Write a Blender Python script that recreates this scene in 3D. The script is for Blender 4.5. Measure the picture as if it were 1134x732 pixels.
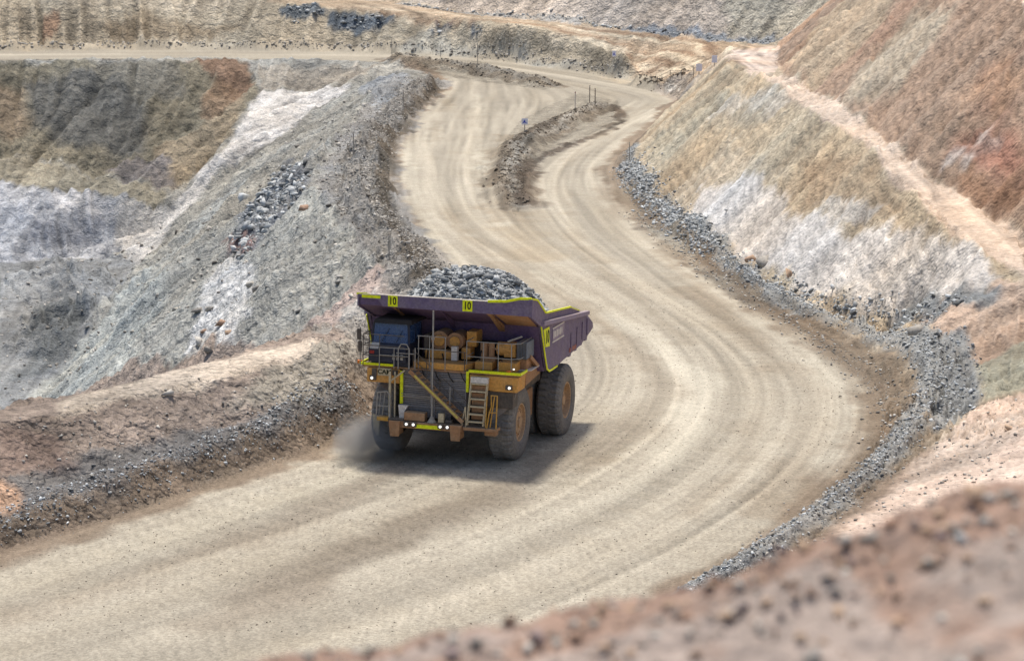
import bpy, bmesh, math, random
import numpy as np
from mathutils import Vector, Matrix
from mathutils.geometry import delaunay_2d_cdt

for o in list(bpy.data.objects):
    bpy.data.objects.remove(o)
scene = bpy.context.scene
COL = scene.collection
R = math.radians

# ------------------------------------------------------------------ camera
CAM_Z = 34.4
PITCH = R(13.4)
FPX = 2500.0            # focal length in pixels of the 1134 px wide photograph
cam_data = bpy.data.cameras.new('camera')
cam_data.sensor_width = 36.0
cam_data.lens = 36.0 * FPX / 1134.0
cam_data.clip_start = 0.3
cam_data.clip_end = 3000.0
cam_data.dof.use_dof = True
cam_data.dof.focus_distance = 122.0
cam_data.dof.aperture_fstop = 1.95
cam = bpy.data.objects.new('camera', cam_data)
COL.objects.link(cam)
cam.location = (0, 0, CAM_Z)
cam.rotation_euler = (math.pi / 2 - PITCH, 0, 0)
scene.camera = cam

# ------------------------------------------------------------------ light
SUN_EL = R(67.0)
SUN_AZ = R(-4.0)       # measured from +Y (beyond the truck) towards +X
world = bpy.data.worlds.new('World')
scene.world = world
world.use_nodes = True
wn = world.node_tree.nodes
sky = wn.new('ShaderNodeTexSky')
sky.sky_type = 'NISHITA'
sky.sun_disc = False
sky.sun_elevation = SUN_EL
sky.sun_rotation = SUN_AZ
sky.dust_density = 2.5
sky.air_density = 1.0
world.node_tree.links.new(sky.outputs[0], wn['Background'].inputs[0])
wn['Background'].inputs[1].default_value = 0.15
sd = bpy.data.lights.new('sun', 'SUN')
sd.energy = 4.0
sd.angle = R(7.0)
sd.color = (1.0, 0.95, 0.87)
sun = bpy.data.objects.new('sun', sd)
COL.objects.link(sun)
to_sun = Vector((math.sin(SUN_AZ) * math.cos(SUN_EL), math.cos(SUN_AZ) * math.cos(SUN_EL), math.sin(SUN_EL)))
sun.rotation_euler = to_sun.to_track_quat('Z', 'Y').to_euler()
scene.view_settings.view_transform = 'Standard'
scene.view_settings.look = 'None'
scene.view_settings.gamma = 1.0
scene.view_settings.use_curve_mapping = False
scene.view_settings.exposure = 0.12

# ------------------------------------------------------------------ helpers
def tag(o, label=None, cat=None, group=None, kind=None):
    if label: o['label'] = label
    if cat: o['category'] = cat
    if group: o['group'] = group
    if kind: o['kind'] = kind
    return o

def lin(c):
    c = np.asarray(c, float) / 255.0
    return np.where(c <= 0.04045, c / 12.92, ((c + 0.055) / 1.055) ** 2.4)

# periodic value noise --------------------------------------------------
_rs = np.random.RandomState(7)
_TAB = _rs.rand(512, 512).astype(np.float32)
def vnoise(x, y, seed=0):
    x = x + seed * 37.31; y = y + seed * 91.17
    xi = np.floor(x).astype(np.int64); yi = np.floor(y).astype(np.int64)
    fx = (x - xi).astype(np.float32); fy = (y - yi).astype(np.float32)
    fx = fx * fx * (3 - 2 * fx); fy = fy * fy * (3 - 2 * fy)
    x0 = xi & 511; x1 = (xi + 1) & 511; y0 = yi & 511; y1 = (yi + 1) & 511
    a = _TAB[x0, y0]; b = _TAB[x1, y0]; c = _TAB[x0, y1]; d = _TAB[x1, y1]
    return (a + (b - a) * fx) * (1 - fy) + (c + (d - c) * fx) * fy
def fbm(x, y, wl, octv=4, seed=0, gain=0.5):
    s = 0; amp = 1; tot = 0
    for k in range(octv):
        s = s + amp * (vnoise(x / wl, y / wl, seed + k * 3) * 2 - 1)
        tot += amp; amp *= gain; wl *= 0.49
    return s / tot

# from a point of the photograph to the place in the world it shows -----
def raydir(px, py):
    a = (px - 567.0) / FPX; b = (366.0 - py) / FPX
    return a, math.cos(PITCH) + b * math.sin(PITCH), -math.sin(PITCH) + b * math.cos(PITCH)
def zroad(Y):
    Y = np.asarray(Y, float)
    z = -0.07 * (Y - 120)
    z = 1.05 - np.logaddexp(0, (1.05 - z) / 0.35) * 0.35      # levels out near the camera
    z = -22.6 + np.logaddexp(0, (z + 22.6) / 0.6) * 0.6       # and down at the pit road
    return z
def on_z(px, py, z):
    a, b, c = raydir(px, py)
    t = (z - CAM_Z) / c
    return (a * t, b * t, z)
def on_road(px, py):
    a, b, c = raydir(px, py)
    lo, hi = 20.0, 900.0
    for _ in range(50):
        m = (lo + hi) / 2
        if CAM_Z + c * m / b > zroad(m): lo = m
        else: hi = m
    return (a * lo / b, lo, float(zroad(lo)))
def P3(p):
    if p[0] == 'w': return p[1:]
    if len(p) == 2: return on_road(*p)
    return on_z(*p)

# ------------------------------------------------------------------ terrain control lines
RL = [('w', -75, 30, 1.05), ('w', -60, 62, 1.05), (-420, 740), (-200, 672), (0, 612), (60, 592), (130, 572), (200, 548), (260, 528), (330, 505), (400, 478), (425, 445),
      (455, 415), (485, 380), (500, 350), (500, 322), (482, 292), (462, 265), (440, 235), (430, 200), (432, 165),
      (450, 135), (475, 112), (490, 98), (486, 86), (470, 77), (430, 69)]
FL = [(430, 69), (350, 66), (200, 65), (0, 66), (-300, 70), (-700, 76)]
FU = [(-700, 66), (-300, 60), (0, 57), (200, 54), (380, 57), (450, 60), (514, 62), (592, 71), (645, 79), (680, 86), (705, 90), (733, 102), (752, 112)]
RR = [(752, 112), (745, 119), (730, 135), (712, 150), (690, 168), (682, 182), (684, 205), (700, 225), (740, 262), (790, 300), (850, 340), (905, 372),
      (945, 400), (972, 432), (980, 462), (970, 492), (945, 525), (905, 562), (860, 597), (820, 625), (780, 652), (700, 705),
      (600, 765), (450, 850), (200, 960), ('w', -24, 50, 1.05), ('w', -26, 30, 1.05)]
WALLFOOT = [('w', 29.5, 400, -19.3), ('w', 25.6, 364, -16.6), (717, 149), (700, 166), (695, 182), (706, 203), (735, 235), (765, 258), (800, 282), (850, 318), (900, 345), (940, 362), (985, 376)]
WALLFOOT2 = [(985, 376), (1025, 398, .9), (1062, 425, 1.2), (1078, 440, 1.3), (1042, 484, 1.3), (1000, 515, 1.3), (950, 552, 1.4), (900, 590, 1.5), (850, 630, 1.6), (800, 668, 1.8), (720, 728, 2.0)]
RC = [('w', 42, 425, -12), ('w', 38.5, 400, -9.5), ('w', 35.2, 364, -6.5), ('w', 32, 334, -3.5), ('w', 29.6, 310, -1.0), (805, 70, .9), (825, 79, 2.5), (848, 93, 3.9), (887, 117, 4.9), (901, 131, 5.2), (933, 146, 5.8), (961, 162, 5.8), (983, 192, 5.8),
      (1004, 210, 5.7), (1029, 231, 5.5), (1054, 255, 5.2), (1086, 278, 5.0), (1134, 303, 4.6), ('w', 33.6, 125, 4.6), ('w', 34.5, 105, 5.0), ('w', 35, 80, 6.0), ('w', 30, 50, 8.0)]
RI = [('w', 51.6, 437, -13), ('w', 43.5, 370, -7.5), ('w', 38.3, 327, -3.0), ('w', 31.2, 257, 3.3), (865, 91, 4.4), (904, 107, 5.4), (961, 142, 6.1), (1004, 178, 6.1), (1054, 210, 6.0), (1089, 231, 5.7),
      (1125, 258, 5.3), ('w', 35.6, 138, 5.2), ('w', 37, 120, 5.2), ('w', 38, 100, 5.6), ('w', 39, 78, 7.0), ('w', 34, 48, 9.0)]
UB = [('w', 66, 437, -1), ('w', 56, 370, 4.5), ('w', 50, 320, 8), ('w', 44.5, 270, 13.5), ('w', 42.6, 240, 16.2), ('w', 42.2, 215, 17.0), ('w', 41.8, 185, 17.2), ('w', 43, 150, 17.2), ('w', 46, 120, 17.4), ('w', 49, 90, 18)]
UB2 = [('w', 69, 439, -1), ('w', 59, 370, 4.8), ('w', 53, 320, 8.3), ('w', 47.5, 270, 13.7), ('w', 45.6, 240, 16.4), ('w', 45.2, 215, 17.2), ('w', 44.8, 185, 17.4), ('w', 46, 150, 17.4), ('w', 49, 120, 17.6), ('w', 52, 90, 18.2)]
UC = [('w', 95, 445, 26), ('w', 85, 370, 30), ('w', 78, 320, 33), ('w', 72, 270, 36), ('w', 70, 215, 38), ('w', 70, 150, 38), ('w', 74, 90, 38)]
TE = [(-700, 5, -10.5), (-300, 2, -11), (0, -2, -11.6), (200, -5, -12), (310, 1, -12.8), (440, 15, -14.9), (500, 21, -15.5), (560, 28, -15.1), (640, 43, -16.8), (690, 58, -17.5), (702, 74, -20.6), (708, 84, -21.9)]
TF = [(-700, -12, -10.5), (-300, -20, -11), (0, -22, -12), (300, -12, -13.5), (440, 3, -14.8), (560, 18, -15.4), (700, 32, -15.5), (800, 42, -15.6), (862, 48, -15.5)]
TOPW = [('w', -330, 640, 48), ('w', -80, 640, 45), ('w', 0, 600, 45), ('w', 40, 560, 45), ('w', 90, 530, 50), ('w', 140, 520, 60)]
LOW = [(735, 90, -21.6), (765, 84, -20.4), (800, 72, -18.6)]
LOW2 = [(730, 62, -18.2), (790, 58, -17)]
WB = [(-700, 160, -37), (-300, 165, -38.5), (0, 176, -40), (100, 191, -41.2), (183, 206, -42), (235, 178, -36.5), (268, 130, -31), (285, 103, -28), (330, 98, -27.3), (388, 94, -26)]
B2 = [(-700, 190, -41), (-300, 195, -41.5), (0, 201, -42.5), (100, 214, -43.5), (170, 225, -44.5), (205, 212, -43)]
RF = [(395, 91, -25.5), (355, 122, -29), (300, 158, -33), (255, 185, -37.5), (218, 215, -42.5), (190, 250, -47), (160, 290, -51), (110, 350, -53), (60, 430, -54), (0, 520, -55), ('w', -72, 250, -53), ('w', -72, 200, -52), ('w', -74, 150, -50), ('w', -90, 100, -46), ('w', -110, 60, -40)]
WF = [(-700, 300, -53), (-300, 300, -54), (0, 290, -54), (80, 285, -54), (135, 272, -52.5), (172, 258, -49.5)]
RS = [(405, 352, 1.8), (430, 335, .3), (463, 313, -2.7), (430, 285, -4), (399, 263, -5.3), (368, 235, -7.5), (342, 210, -9.5), (352, 180, -13), (375, 150, -16.6), (405, 118, -19.8), (430, 95, -21.5), (448, 80, -22.3)]
NO = [('w', -75, 62, 4.2), (-420, 560, 4.1), (-200, 505, 4.0), (0, 452, 3.9), (60, 440, 3.9), (120, 426, 3.8), (200, 405, 3.7), (280, 386, 3.5), (330, 378, 3.3), (365, 377, 3.0), (385, 368, 2.6), (405, 352, 1.8)]
NI = [(-200, 520, 4.1), (0, 468, 4.1), (60, 460, 4.1), (200, 426, 3.9), (300, 402, 3.7), (350, 394, 3.4), (390, 385, 2.6), (415, 370, 1.5)]
NEAR = [('w', -90, 8, 30), ('w', -40, 8, 30), ('w', -15, 8, 29.6), ('w', 0, 8, 29.6), ('w', 15, 8, 29.8), ('w', 40, 8, 31), ('w', 90, 8, 34)]
NEAR2 = [('w', -60, 20, 22), ('w', -30, 20, 22), ('w', 0, 20, 22.5), ('w', 20, 20, 23), ('w', 45, 20, 25)]
NEARF = [('w', -24, 46, 2.0), ('w', -12, 58, 2.0), ('w', -3, 66, 2.2), ('w', 6, 74, 2.6), ('w', 14, 80, 3.2), ('w', 21, 86, 4.2)]
LINES = [RL, FL, FU, RR, WALLFOOT, WALLFOOT2, RC, RI, UB, UB2, UC, TE, TF, TOPW, LOW, LOW2, WB, B2, RF, WF, RS, NO, NI, NEAR, NEAR2, NEARF]
EXTRA = [(1134, 430, 1.7), (1134, 520, 2.2), (1134, 600, 2.6), (1134, 375, 2.7), ('w', 30, 90, 4.5), ('w', 24, 75, 5.5),
         ('w', -330, 420, -50), ('w', -330, 300, -45), ('w', -330, 8, 10), ('w', 330, 8, 60), ('w', 330, 300, 60), ('w', 330, 640, 80), ('w', -330, 760, 60), ('w', 330, 760, 80),
         ('w', -150, 300, -52), ('w', -130, 150, -42)]
ROADPTS = [(x, y) for (x, y) in [(250, 620), (450, 560), (600, 520), (750, 460), (850, 500), (700, 400), (600, 330), (520, 240), (480, 160), (540, 100), (600, 230), (640, 200),
           (700, 130), (560, 90), (620, 80), (400, 61), (200, 60), (0, 61), (-300, 65), (600, 600), (750, 580), (300, 700), (100, 680), (720, 330), (800, 380), (900, 430), (650, 110), (580, 160), (660, 400), (560, 400), (500, 700), (0, 800), (250, 820)]]
vs = []; es = []; zs = []
for L in LINES:
    pts = [P3(p) for p in L]
    for k in range(len(pts)):
        if k:
            a, b = pts[k - 1], pts[k]
            n = max(1, int(math.hypot(a[0] - b[0], a[1] - b[1]) / 12))
            for j in range(1, n):
                f = j / n
                vs.append((a[0] + (b[0] - a[0]) * f, a[1] + (b[1] - a[1]) * f)); 
                zz = a[2] + (b[2] - a[2]) * f
                if L in (RL, FL, FU, RR): zz = float(zroad(vs[-1][1]))
                zs.append(zz); es.append((len(vs) - 2, len(vs) - 1))
        vs.append((pts[k][0], pts[k][1])); zs.append(pts[k][2])
        if k: es.append((len(vs) - 2, len(vs) - 1))
for p in EXTRA + ROADPTS:
    q = P3(p); vs.append((q[0], q[1])); zs.append(q[2])
res = delaunay_2d_cdt([Vector(v) for v in vs], es, [], 0, 0.02, True)
tv, te_, tf, tvo = res[0], res[1], res[2], res[3]
tz = []
_V = np.array(vs); _Z = np.array(zs)
for v, orig in zip(tv, tvo):
    if orig: tz.append(_Z[orig[0]])
    else:                                         # where two control lines cross
        d = np.hypot(_V[:, 0] - v[0], _V[:, 1] - v[1]); k = np.argsort(d)[:3]; w = 1 / (d[k] + .01)
        tz.append(float((w * _Z[k]).sum() / w.sum()))
tz = np.array(tz); TX = np.array([v[0] for v in tv]); TY = np.array([v[1] for v in tv])

# ------------------------------------------------------------------ the ground grid: a fan that is finer near the road
uc = np.concatenate([np.linspace(-.44, -.245, 70, endpoint=False), np.linspace(-.245, .245, 760, endpoint=False), np.linspace(.245, .44, 71)])
def geo(a, b, r):
    n = int(math.log(b / a) / r); return np.geomspace(a, b, n, endpoint=False)
Yr = np.concatenate([geo(9, 60, .03), geo(60, 84, .008), geo(84, 200, .0021), geo(200, 400, .0021), geo(400, 500, .0013), geo(500, 560, .003), geo(560, 740, .012), [740.0]])
NU, NY = len(uc), len(Yr)
GX = np.outer(Yr, uc); GY = np.repeat(Yr[:, None], NU, 1)
H = np.full((NY, NU), np.nan)
for tri in tf:
    for k in range(1, len(tri) - 1):
        i0, i1, i2 = tri[0], tri[k], tri[k + 1]
        x = TX[[i0, i1, i2]]; y = TY[[i0, i1, i2]]; z = tz[[i0, i1, i2]]
        j0 = np.searchsorted(Yr, y.min() - .01); j1 = np.searchsorted(Yr, y.max() + .01)
        if j1 <= j0: continue
        yy = np.maximum(y, 1.0)
        lo = min((x / yy).min(), (x / Yr[j0]).min() if j0 < NY else 9, (x / Yr[min(j1, NY - 1)]).min()); hi = max((x / yy).max(), (x / Yr[j0]).max(), (x / Yr[min(j1, NY - 1)]).max())
        a0 = max(0, np.searchsorted(uc, lo - .001)); a1 = min(NU, np.searchsorted(uc, hi + .001))
        if a1 <= a0: continue
        X = GX[j0:j1, a0:a1]; Y = GY[j0:j1, a0:a1]
        det = (y[1] - y[2]) * (x[0] - x[2]) + (x[2] - x[1]) * (y[0] - y[2])
        if abs(det) < 1e-9: continue
        l0 = ((y[1] - y[2]) * (X - x[2]) + (x[2] - x[1]) * (Y - y[2])) / det
        l1 = ((y[2] - y[0]) * (X - x[2]) + (x[0] - x[2]) * (Y - y[2])) / det
        l2 = 1 - l0 - l1
        m = (l0 > -1e-6) & (l1 > -1e-6) & (l2 > -1e-6)
        sub = H[j0:j1, a0:a1]; sub[m] = (l0 * z[0] + l1 * z[1] + l2 * z[2])[m]
bad = np.isnan(H)
print('grid', NY, NU, 'holes', bad.sum())
for j in range(NY):
    b = bad[j]
    if b.any() and not b.all(): H[j, b] = np.interp(uc[b], uc[~b], H[j, ~b])
def blur(A, n):
    for _ in range(n):
        B = A.copy(); B[1:-1] = .25 * A[:-2] + .5 * A[1:-1] + .25 * A[2:]
        A = B.copy(); A[:, 1:-1] = .25 * B[:, :-2] + .5 * B[:, 1:-1] + .25 * B[:, 2:]
    return A
H = blur(H, 3)

def segdist(X, Y, pts):
    """distance to a polyline, distance along it"""
    D = np.full(X.shape, 1e9); S = np.zeros(X.shape); run = 0
    for a, b in zip(pts[:-1], pts[1:]):
        dx, dy = b[0] - a[0], b[1] - a[1]; L = math.hypot(dx, dy) + 1e-9
        t = np.clip(((X - a[0]) * dx + (Y - a[1]) * dy) / L / L, 0, 1)
        d = np.hypot(X - a[0] - t * dx, Y - a[1] - t * dy)
        m = d < D; D[m] = d[m]; S[m] = (run + t * L)[m]; run += L
    return D, S
def window(pts, pad):
    ys = [p[1] for p in pts]; j0 = np.searchsorted(Yr, min(ys) - pad); j1 = np.searchsorted(Yr, max(ys) + pad)
    u = [p[0] / p[1] for p in pts]; p_ = pad / max(min(ys), 10)
    a0 = np.searchsorted(uc, min(u) - p_); a1 = np.searchsorted(uc, max(u) + p_)
    return slice(max(j0, 0), j1), slice(max(a0, 0), a1)
_wa = np.clip(GY / 200, .7, 2.2)
WX = GX + 1.2 * _wa * fbm(GX, GY, 9, 6, 1, .62); WY = GY + 1.2 * _wa * fbm(GX, GY, 9, 6, 2, .62)      # ragged edges for everything that is laid on the ground
def smooth(e0, e1, x):
    t = np.clip((x - e0) / (e1 - e0), 0, 1); return t * t * (3 - 2 * t)

BERMS = [  # polyline, height, half width
    ([(668, 120), (650, 126), (625, 138), (600, 148), (580, 160), (568, 176), (563, 195), (565, 215), (570, 228)], 1.15, 3.2),
    ([(433, 66), (460, 72), (500, 76), (540, 82), (580, 90), (612, 97)], 1.5, 4.2),
    ([(482, 92), (468, 102), (447, 122), (425, 148), (412, 170), (405, 195), (408, 222), (422, 250), (445, 275), (468, 300), (483, 325), (486, 350), (470, 377), (445, 402), (418, 432)], 1.2, 2.8),
    ([(700, 168), (696, 185), (708, 207), (738, 240), (768, 263), (803, 288), (850, 322), (900, 352), (950, 372), (1005, 400), (1030, 432), (1024, 468), (995, 503), (945, 545), (895, 583), (850, 615), (800, 650), (740, 690)], .6, 1.5),
    ([(-300, 690), (0, 598), (100, 566), (200, 535), (300, 502), (372, 474), (398, 460)], 0.5, 1.4),
    ([(-500, 60), (0, 57), (200, 54), (380, 57), (440, 59), (514, 62.5), (592, 71), (645, 79), (690, 87)], .9, 1.8),
    ([(703, 93), (730, 99), (748, 104), (765, 100)], 1.6, 2.5),
]
BW = []
ROUGH = np.full(H.shape, .5)
for k, (L, h, hw) in enumerate(BERMS):
    pts = [on_road(*p) for p in L]; BW.append(pts)
    J, A = window(pts, hw * 1.6 + 2)
    D, S = segdist(GX[J, A], GY[J, A], pts)
    n = 1 + .35 * fbm(GX[J, A], GY[J, A], 7, 3, 11 + k)
    prof = np.clip(1 - D / (hw * n), 0, 1)
    prof = np.where(prof < .7, prof / .7, 1) * (1 - .0 * prof)
    prof = prof ** 1.1
    tot = S.max(); prof = prof * smooth(0, hw * 1.5, S) * smooth(0, hw * 1.5, tot - S)
    H[J, A] += h * n * prof
BASE = H.copy()

def hit(px, py):
    a, b, c = raydir(px, py); u = a / b
    i = np.clip(np.searchsorted(uc, u) - 1, 0, NU - 2); f = (u - uc[i]) / (uc[i + 1] - uc[i])
    h = BASE[:, i] * (1 - f) + BASE[:, i + 1] * f
    d = h - (CAM_Z + c / b * Yr)
    ok = np.where((d > 0) & (Yr > 60))[0]
    if len(ok) == 0: return (u * 500, 500.0, -20)
    j = ok[0]; t = d[j] / (d[j] - d[j - 1]) if j else 0
    Y = Yr[j] + (Yr[j - 1] - Yr[j]) * t
    return (u * Y, Y, CAM_Z + c / b * Y)

# two spurs that stand out of the long pit slope, with the rubble chute between them
for L, h, hw in (([(385, 262), (345, 300), (305, 335), (270, 380)], 2.6, 8.0), ([(330, 172), (275, 225), (215, 290), (160, 360)], 3.0, 10.0), ([(60, 300), (90, 340), (60, 400)], 3.0, 9.0)):
    pts = [hit(*p) for p in L]; J, A = window(pts, hw * 1.5)
    D, S = segdist(GX[J, A], GY[J, A], pts); n = 1 + .3 * fbm(GX[J, A], GY[J, A], 10, 3, 90)
    q = np.clip(1 - D / (hw * n), 0, 1); BASE[J, A] += h * q * smooth(0, hw, S) * smooth(0, hw, S.max() - S)
# ------------------------------------------------------------------ ground cover: what lies where (surface colours)
K = 0.98
COLR = np.zeros(H.shape + (3,)); COLR[:] = lin((165, 152, 130)) * K
def polydist(X, Y, pts):
    D, _ = segdist(X, Y, list(pts) + [pts[0]])
    ins = np.zeros(X.shape, bool); n = len(pts)
    for i in range(n):
        x1, y1 = pts[i][:2]; x2, y2 = pts[(i + 1) % n][:2]
        if y1 == y2: continue
        c = ((y1 > Y) != (y2 > Y)) & (X < (x2 - x1) * (Y - y1) / (y2 - y1) + x1)
        ins ^= c
    return np.where(ins, D, -D)
def zone(poly, rgb, f=2.0, rough=None, strength=1.0, world_pts=False, warp=1.0):
    f = f * .55
    pts = [tuple(P3(p)) if (world_pts or p[0] == 'w' or len(p) == 3) else hit(*p) for p in poly]
    J, A = window(pts, f * 2 + 3)
    d = polydist(GX[J, A] + warp * (WX - GX)[J, A], GY[J, A] + warp * (WY - GY)[J, A], pts)
    n = warp * fbm(GX[J, A], GY[J, A], max(f * 3, 3.0), 6, int(abs(poly[0][1]) if poly[0][0] != 'w' else 5) % 50)
    m = smooth(-.5, .5, d / f + n * .9) * strength
    if rgb is not None: COLR[J, A] = COLR[J, A] * (1 - m[..., None]) + lin(rgb) * K * m[..., None]
    if rough is not None: ROUGH[J, A] = ROUGH[J, A] * (1 - m) + rough * m
    return J, A, m
def band(line, hw, rgb, f=.8, rough=None, strength=1.0, world_pts=False, dash=0):
    pts = line if world_pts else [hit(*p) for p in line]
    J, A = window(pts, hw + f * 2 + 2)
    D, S = segdist(WX[J, A], WY[J, A], pts)
    n = fbm(GX[J, A], GY[J, A], max(f * 2, 1.5), 3, int(hw * 10) % 40 + 3)
    m = smooth(-.5, .5, (hw - D) / f + n * .8) * strength
    if dash: m = m * np.clip(.5 + 1.2 * fbm(GX[J, A], GY[J, A], dash, 3, 4), 0, 1)
    COLR[J, A] = COLR[J, A] * (1 - m[..., None]) + lin(rgb) * K * m[..., None]
    if rough is not None: ROUGH[J, A] = ROUGH[J, A] * (1 - m) + rough * m
wpt = lambda L: [P3(p) for p in L]

# regions of the place, as outlines on the ground
OUT_ROAD = wpt(RL) + wpt(FL)[1:] + wpt(FU) + wpt(RR)[1:]
OUT_PIT = wpt(FL) + [(-330, 420), (-330, 200), (-120, 20)] + wpt(RL)[:-1]
DR = polydist(GX, GY, OUT_ROAD)
REG = np.zeros(H.shape, int)
REG[DR > 0] = 1
REG[(REG == 0) & (polydist(GX, GY, OUT_PIT) > 0)] = 2
rr_w = wpt(RR)
nearhill = polydist(GX, GY, [(-90, 5), (90, 5), (60, 74), (21, 86), (14, 80), (6, 74), (-3, 66), (-12, 58), (-24, 46), (-60, 30)]) > 0
REG[(REG == 0) & nearhill] = 5
right = polydist(GX, GY, [(p[0], p[1]) for p in wpt(RR)[:20]] + [(14, 80), (21, 86), (60, 74), (200, 60), (330, 330), (200, 445), (51.6, 437), (42, 425), (33, 402)]) > 0
REG[(REG == 0) & right] = 3
REG[REG == 0] = 4
BASECOL = {1: (166, 154, 130), 2: (160, 156, 143), 3: (168, 150, 122), 4: (176, 160, 132), 5: (178, 150, 130)}
for k, c in BASECOL.items(): COLR[REG == k] = lin(c) * K
ROUGH[REG == 1] = .05; ROUGH[REG == 2] = .6; ROUGH[REG == 3] = .35; ROUGH[REG == 4] = .5
# --- open pit, far side
zone([(-300, 66), (0, 67), (268, 71), (280, 100), (262, 140), (225, 180), (183, 206), (100, 191), (0, 176), (-300, 165)], (140, 131, 106), 3, 1.0)
zone([(30, 90), (150, 75), (168, 120), (150, 175), (70, 168), (30, 140)], (108, 107, 100), 7)
zone([(100, 72), (200, 72), (205, 110), (150, 110)], (126, 121, 106), 5)
zone([(-200, 95), (28, 95), (34, 140), (10, 152), (-200, 140)], (158, 132, 98), 6, strength=.7)
zone([(208, 70), (272, 72), (272, 92), (258, 112), (238, 98)], (146, 108, 80), 3.0, strength=.75)
zone([(235, 95), (262, 100), (262, 122), (240, 142), (225, 120)], (150, 118, 84), 4, strength=.8)
zone([(170, 165), (215, 148), (268, 108), (262, 150), (205, 195), (183, 206), (165, 196)], (160, 142, 110), 4, .8)
zone([(281, 73), (430, 74), (396, 91), (330, 97), (285, 101)], (168, 158, 140), 2, .6)
zone([(118, 182), (188, 180), (186, 204), (130, 196)], (140, 132, 126), 2.5, 1.2)
zone([(-300, 166), (0, 178), (100, 193), (182, 208), (175, 226), (100, 214), (0, 202), (-300, 196)], (158, 149, 124), 2, .6)
zone([(-300, 198), (0, 203), (100, 216), (172, 228), (165, 262), (120, 282), (0, 292), (-300, 300)], (176, 178, 182), 3, 1.0)
zone([(60, 215), (172, 228), (160, 245), (60, 232)], (206, 202, 198), 3, .6)
zone([(40, 250), (110, 245), (100, 272), (40, 275)], (150, 153, 160), 3, 1.2)
zone([(125, 228), (180, 229), (215, 200), (236, 188), (205, 240), (165, 288), (140, 300), (130, 268)], (204, 198, 188), 2.5, .4)
zone([(284, 104), (330, 100), (386, 96), (356, 121), (300, 157), (256, 184), (220, 213), (205, 208), (243, 180), (268, 143)], (212, 206, 197), 2.0, .25)
zone([(-300, 300), (0, 292), (120, 283), (158, 292), (110, 350), (60, 425), (0, 500), (-300, 600)], (140, 142, 141), 4, .9)
zone([(0, 300), (60, 300), (40, 345), (0, 350)], (164, 164, 160), 5, .7)
zone([(40, 330), (100, 345), (70, 410), (20, 420)], (118, 122, 122), 5, 1.0)
# --- the long slope below the road
zone([(448, 82), (400, 92), (356, 124), (300, 160), (256, 188), (218, 217), (160, 292), (110, 352), (60, 432), (140, 440), (260, 395), (340, 375), (463, 314), (399, 264), (342, 211), (352, 180), (375, 150)], (158, 155, 143), 3, .6)
zone([(110, 355), (160, 300), (190, 330), (150, 400), (70, 440), (40, 440)], (170, 172, 163), 5, .7)
zone([(318, 178), (345, 190), (340, 212), (300, 250), (290, 272), (268, 300), (256, 288), (262, 250), (298, 205)], (126, 128, 130), 3, 1.7)
zone([(252, 268), (278, 268), (280, 288), (256, 290)], (140, 100, 88), 2, 1.6, .7)
zone([(236, 302), (274, 300), (280, 330), (262, 362), (240, 398), (202, 404), (214, 372), (224, 332)], (196, 192, 184), 2.2, .3)
zone([(345, 216), (372, 240), (398, 268), (380, 275), (350, 245), (320, 262), (325, 240)], (182, 177, 160), 2, .6, .8)
zone([(345, 205), (376, 152), (402, 120), (430, 97), (450, 82), (478, 96), (445, 122), (412, 165), (402, 195), (406, 225), (440, 270), (470, 305), (463, 313), (399, 263)], (146, 143, 137), 2.5, 1.0)
zone([(400, 102), (450, 82), (470, 90), (420, 125)], (150, 152, 152), 2, 1.3)
zone([(398, 318), (420, 298), (445, 306), (462, 318), (430, 347), (405, 364), (380, 376), (345, 380), (330, 372), (360, 352)], (176, 152, 136), 2.5, .7)
zone([(380, 345), (420, 320), (412, 345), (385, 362)], (182, 178, 165), 2.0, .9, .7)
# --- near windrow on the left
zone([(-300, 540), (0, 452), (120, 424), (280, 384), (365, 375), (405, 352), (455, 400), (400, 476), (200, 546), (0, 611), (-300, 715)], (150, 132, 116), 1.2, .7)
zone([(300, 400), (370, 385), (410, 365), (425, 400), (400, 440), (330, 452), (260, 450)], (158, 150, 132), 2.0, 1.3, .85)
zone([(60, 447), (120, 429), (200, 408), (280, 389), (330, 380), (362, 381), (330, 395), (240, 420), (200, 431), (130, 449), (60, 468)], (196, 178, 154), 1.2, .2)
zone([(-200, 560), (90, 508), (170, 488), (250, 468), (330, 452), (402, 440), (402, 478), (330, 504), (200, 545), (100, 575), (-200, 680)], (116, 112, 108), 1.4, 1.0)
zone([(-100, 560), (0, 530), (28, 545), (25, 562), (-100, 600)], (196, 152, 112), 1.2, .5, .9)
zone([(0, 470), (60, 480), (80, 515), (0, 520)], (128, 104, 90), 2, .7, .7)
# --- far slope above the pit road and the roads beyond
zone([(-300, 58), (0, 56), (200, 53), (380, 56), (514, 61), (645, 78), (704, 88), (700, 74), (640, 45), (500, 22), (310, 2), (0, 0), (-300, 3)], (176, 160, 130), 3, .6)
zone([(100, 30), (160, 19), (270, 29), (230, 39), (120, 40)], (150, 130, 98), 3, .9, .9)  # shade of the hump, painted into the ground colour
zone([(45, 15), (62, 12), (58, 40), (48, 42)], (170, 128, 92), 2, strength=.8)
zone([(440, 55), (514, 60), (645, 77), (700, 86), (690, 66), (560, 40), (470, 30)], (166, 160, 142), 4, .7, .8)
zone([(312, 9), (336, 6), (366, 13), (350, 28), (316, 27)], (98, 107, 114), 1.6, 2.2)
zone([(366, 14), (430, 16), (436, 21), (400, 36), (368, 29)], (98, 107, 114), 1.6, 2.2)
zone([(486, 25), (506, 26), (495, 42), (478, 39)], (102, 110, 116), 1.4, 2.0)
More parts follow.
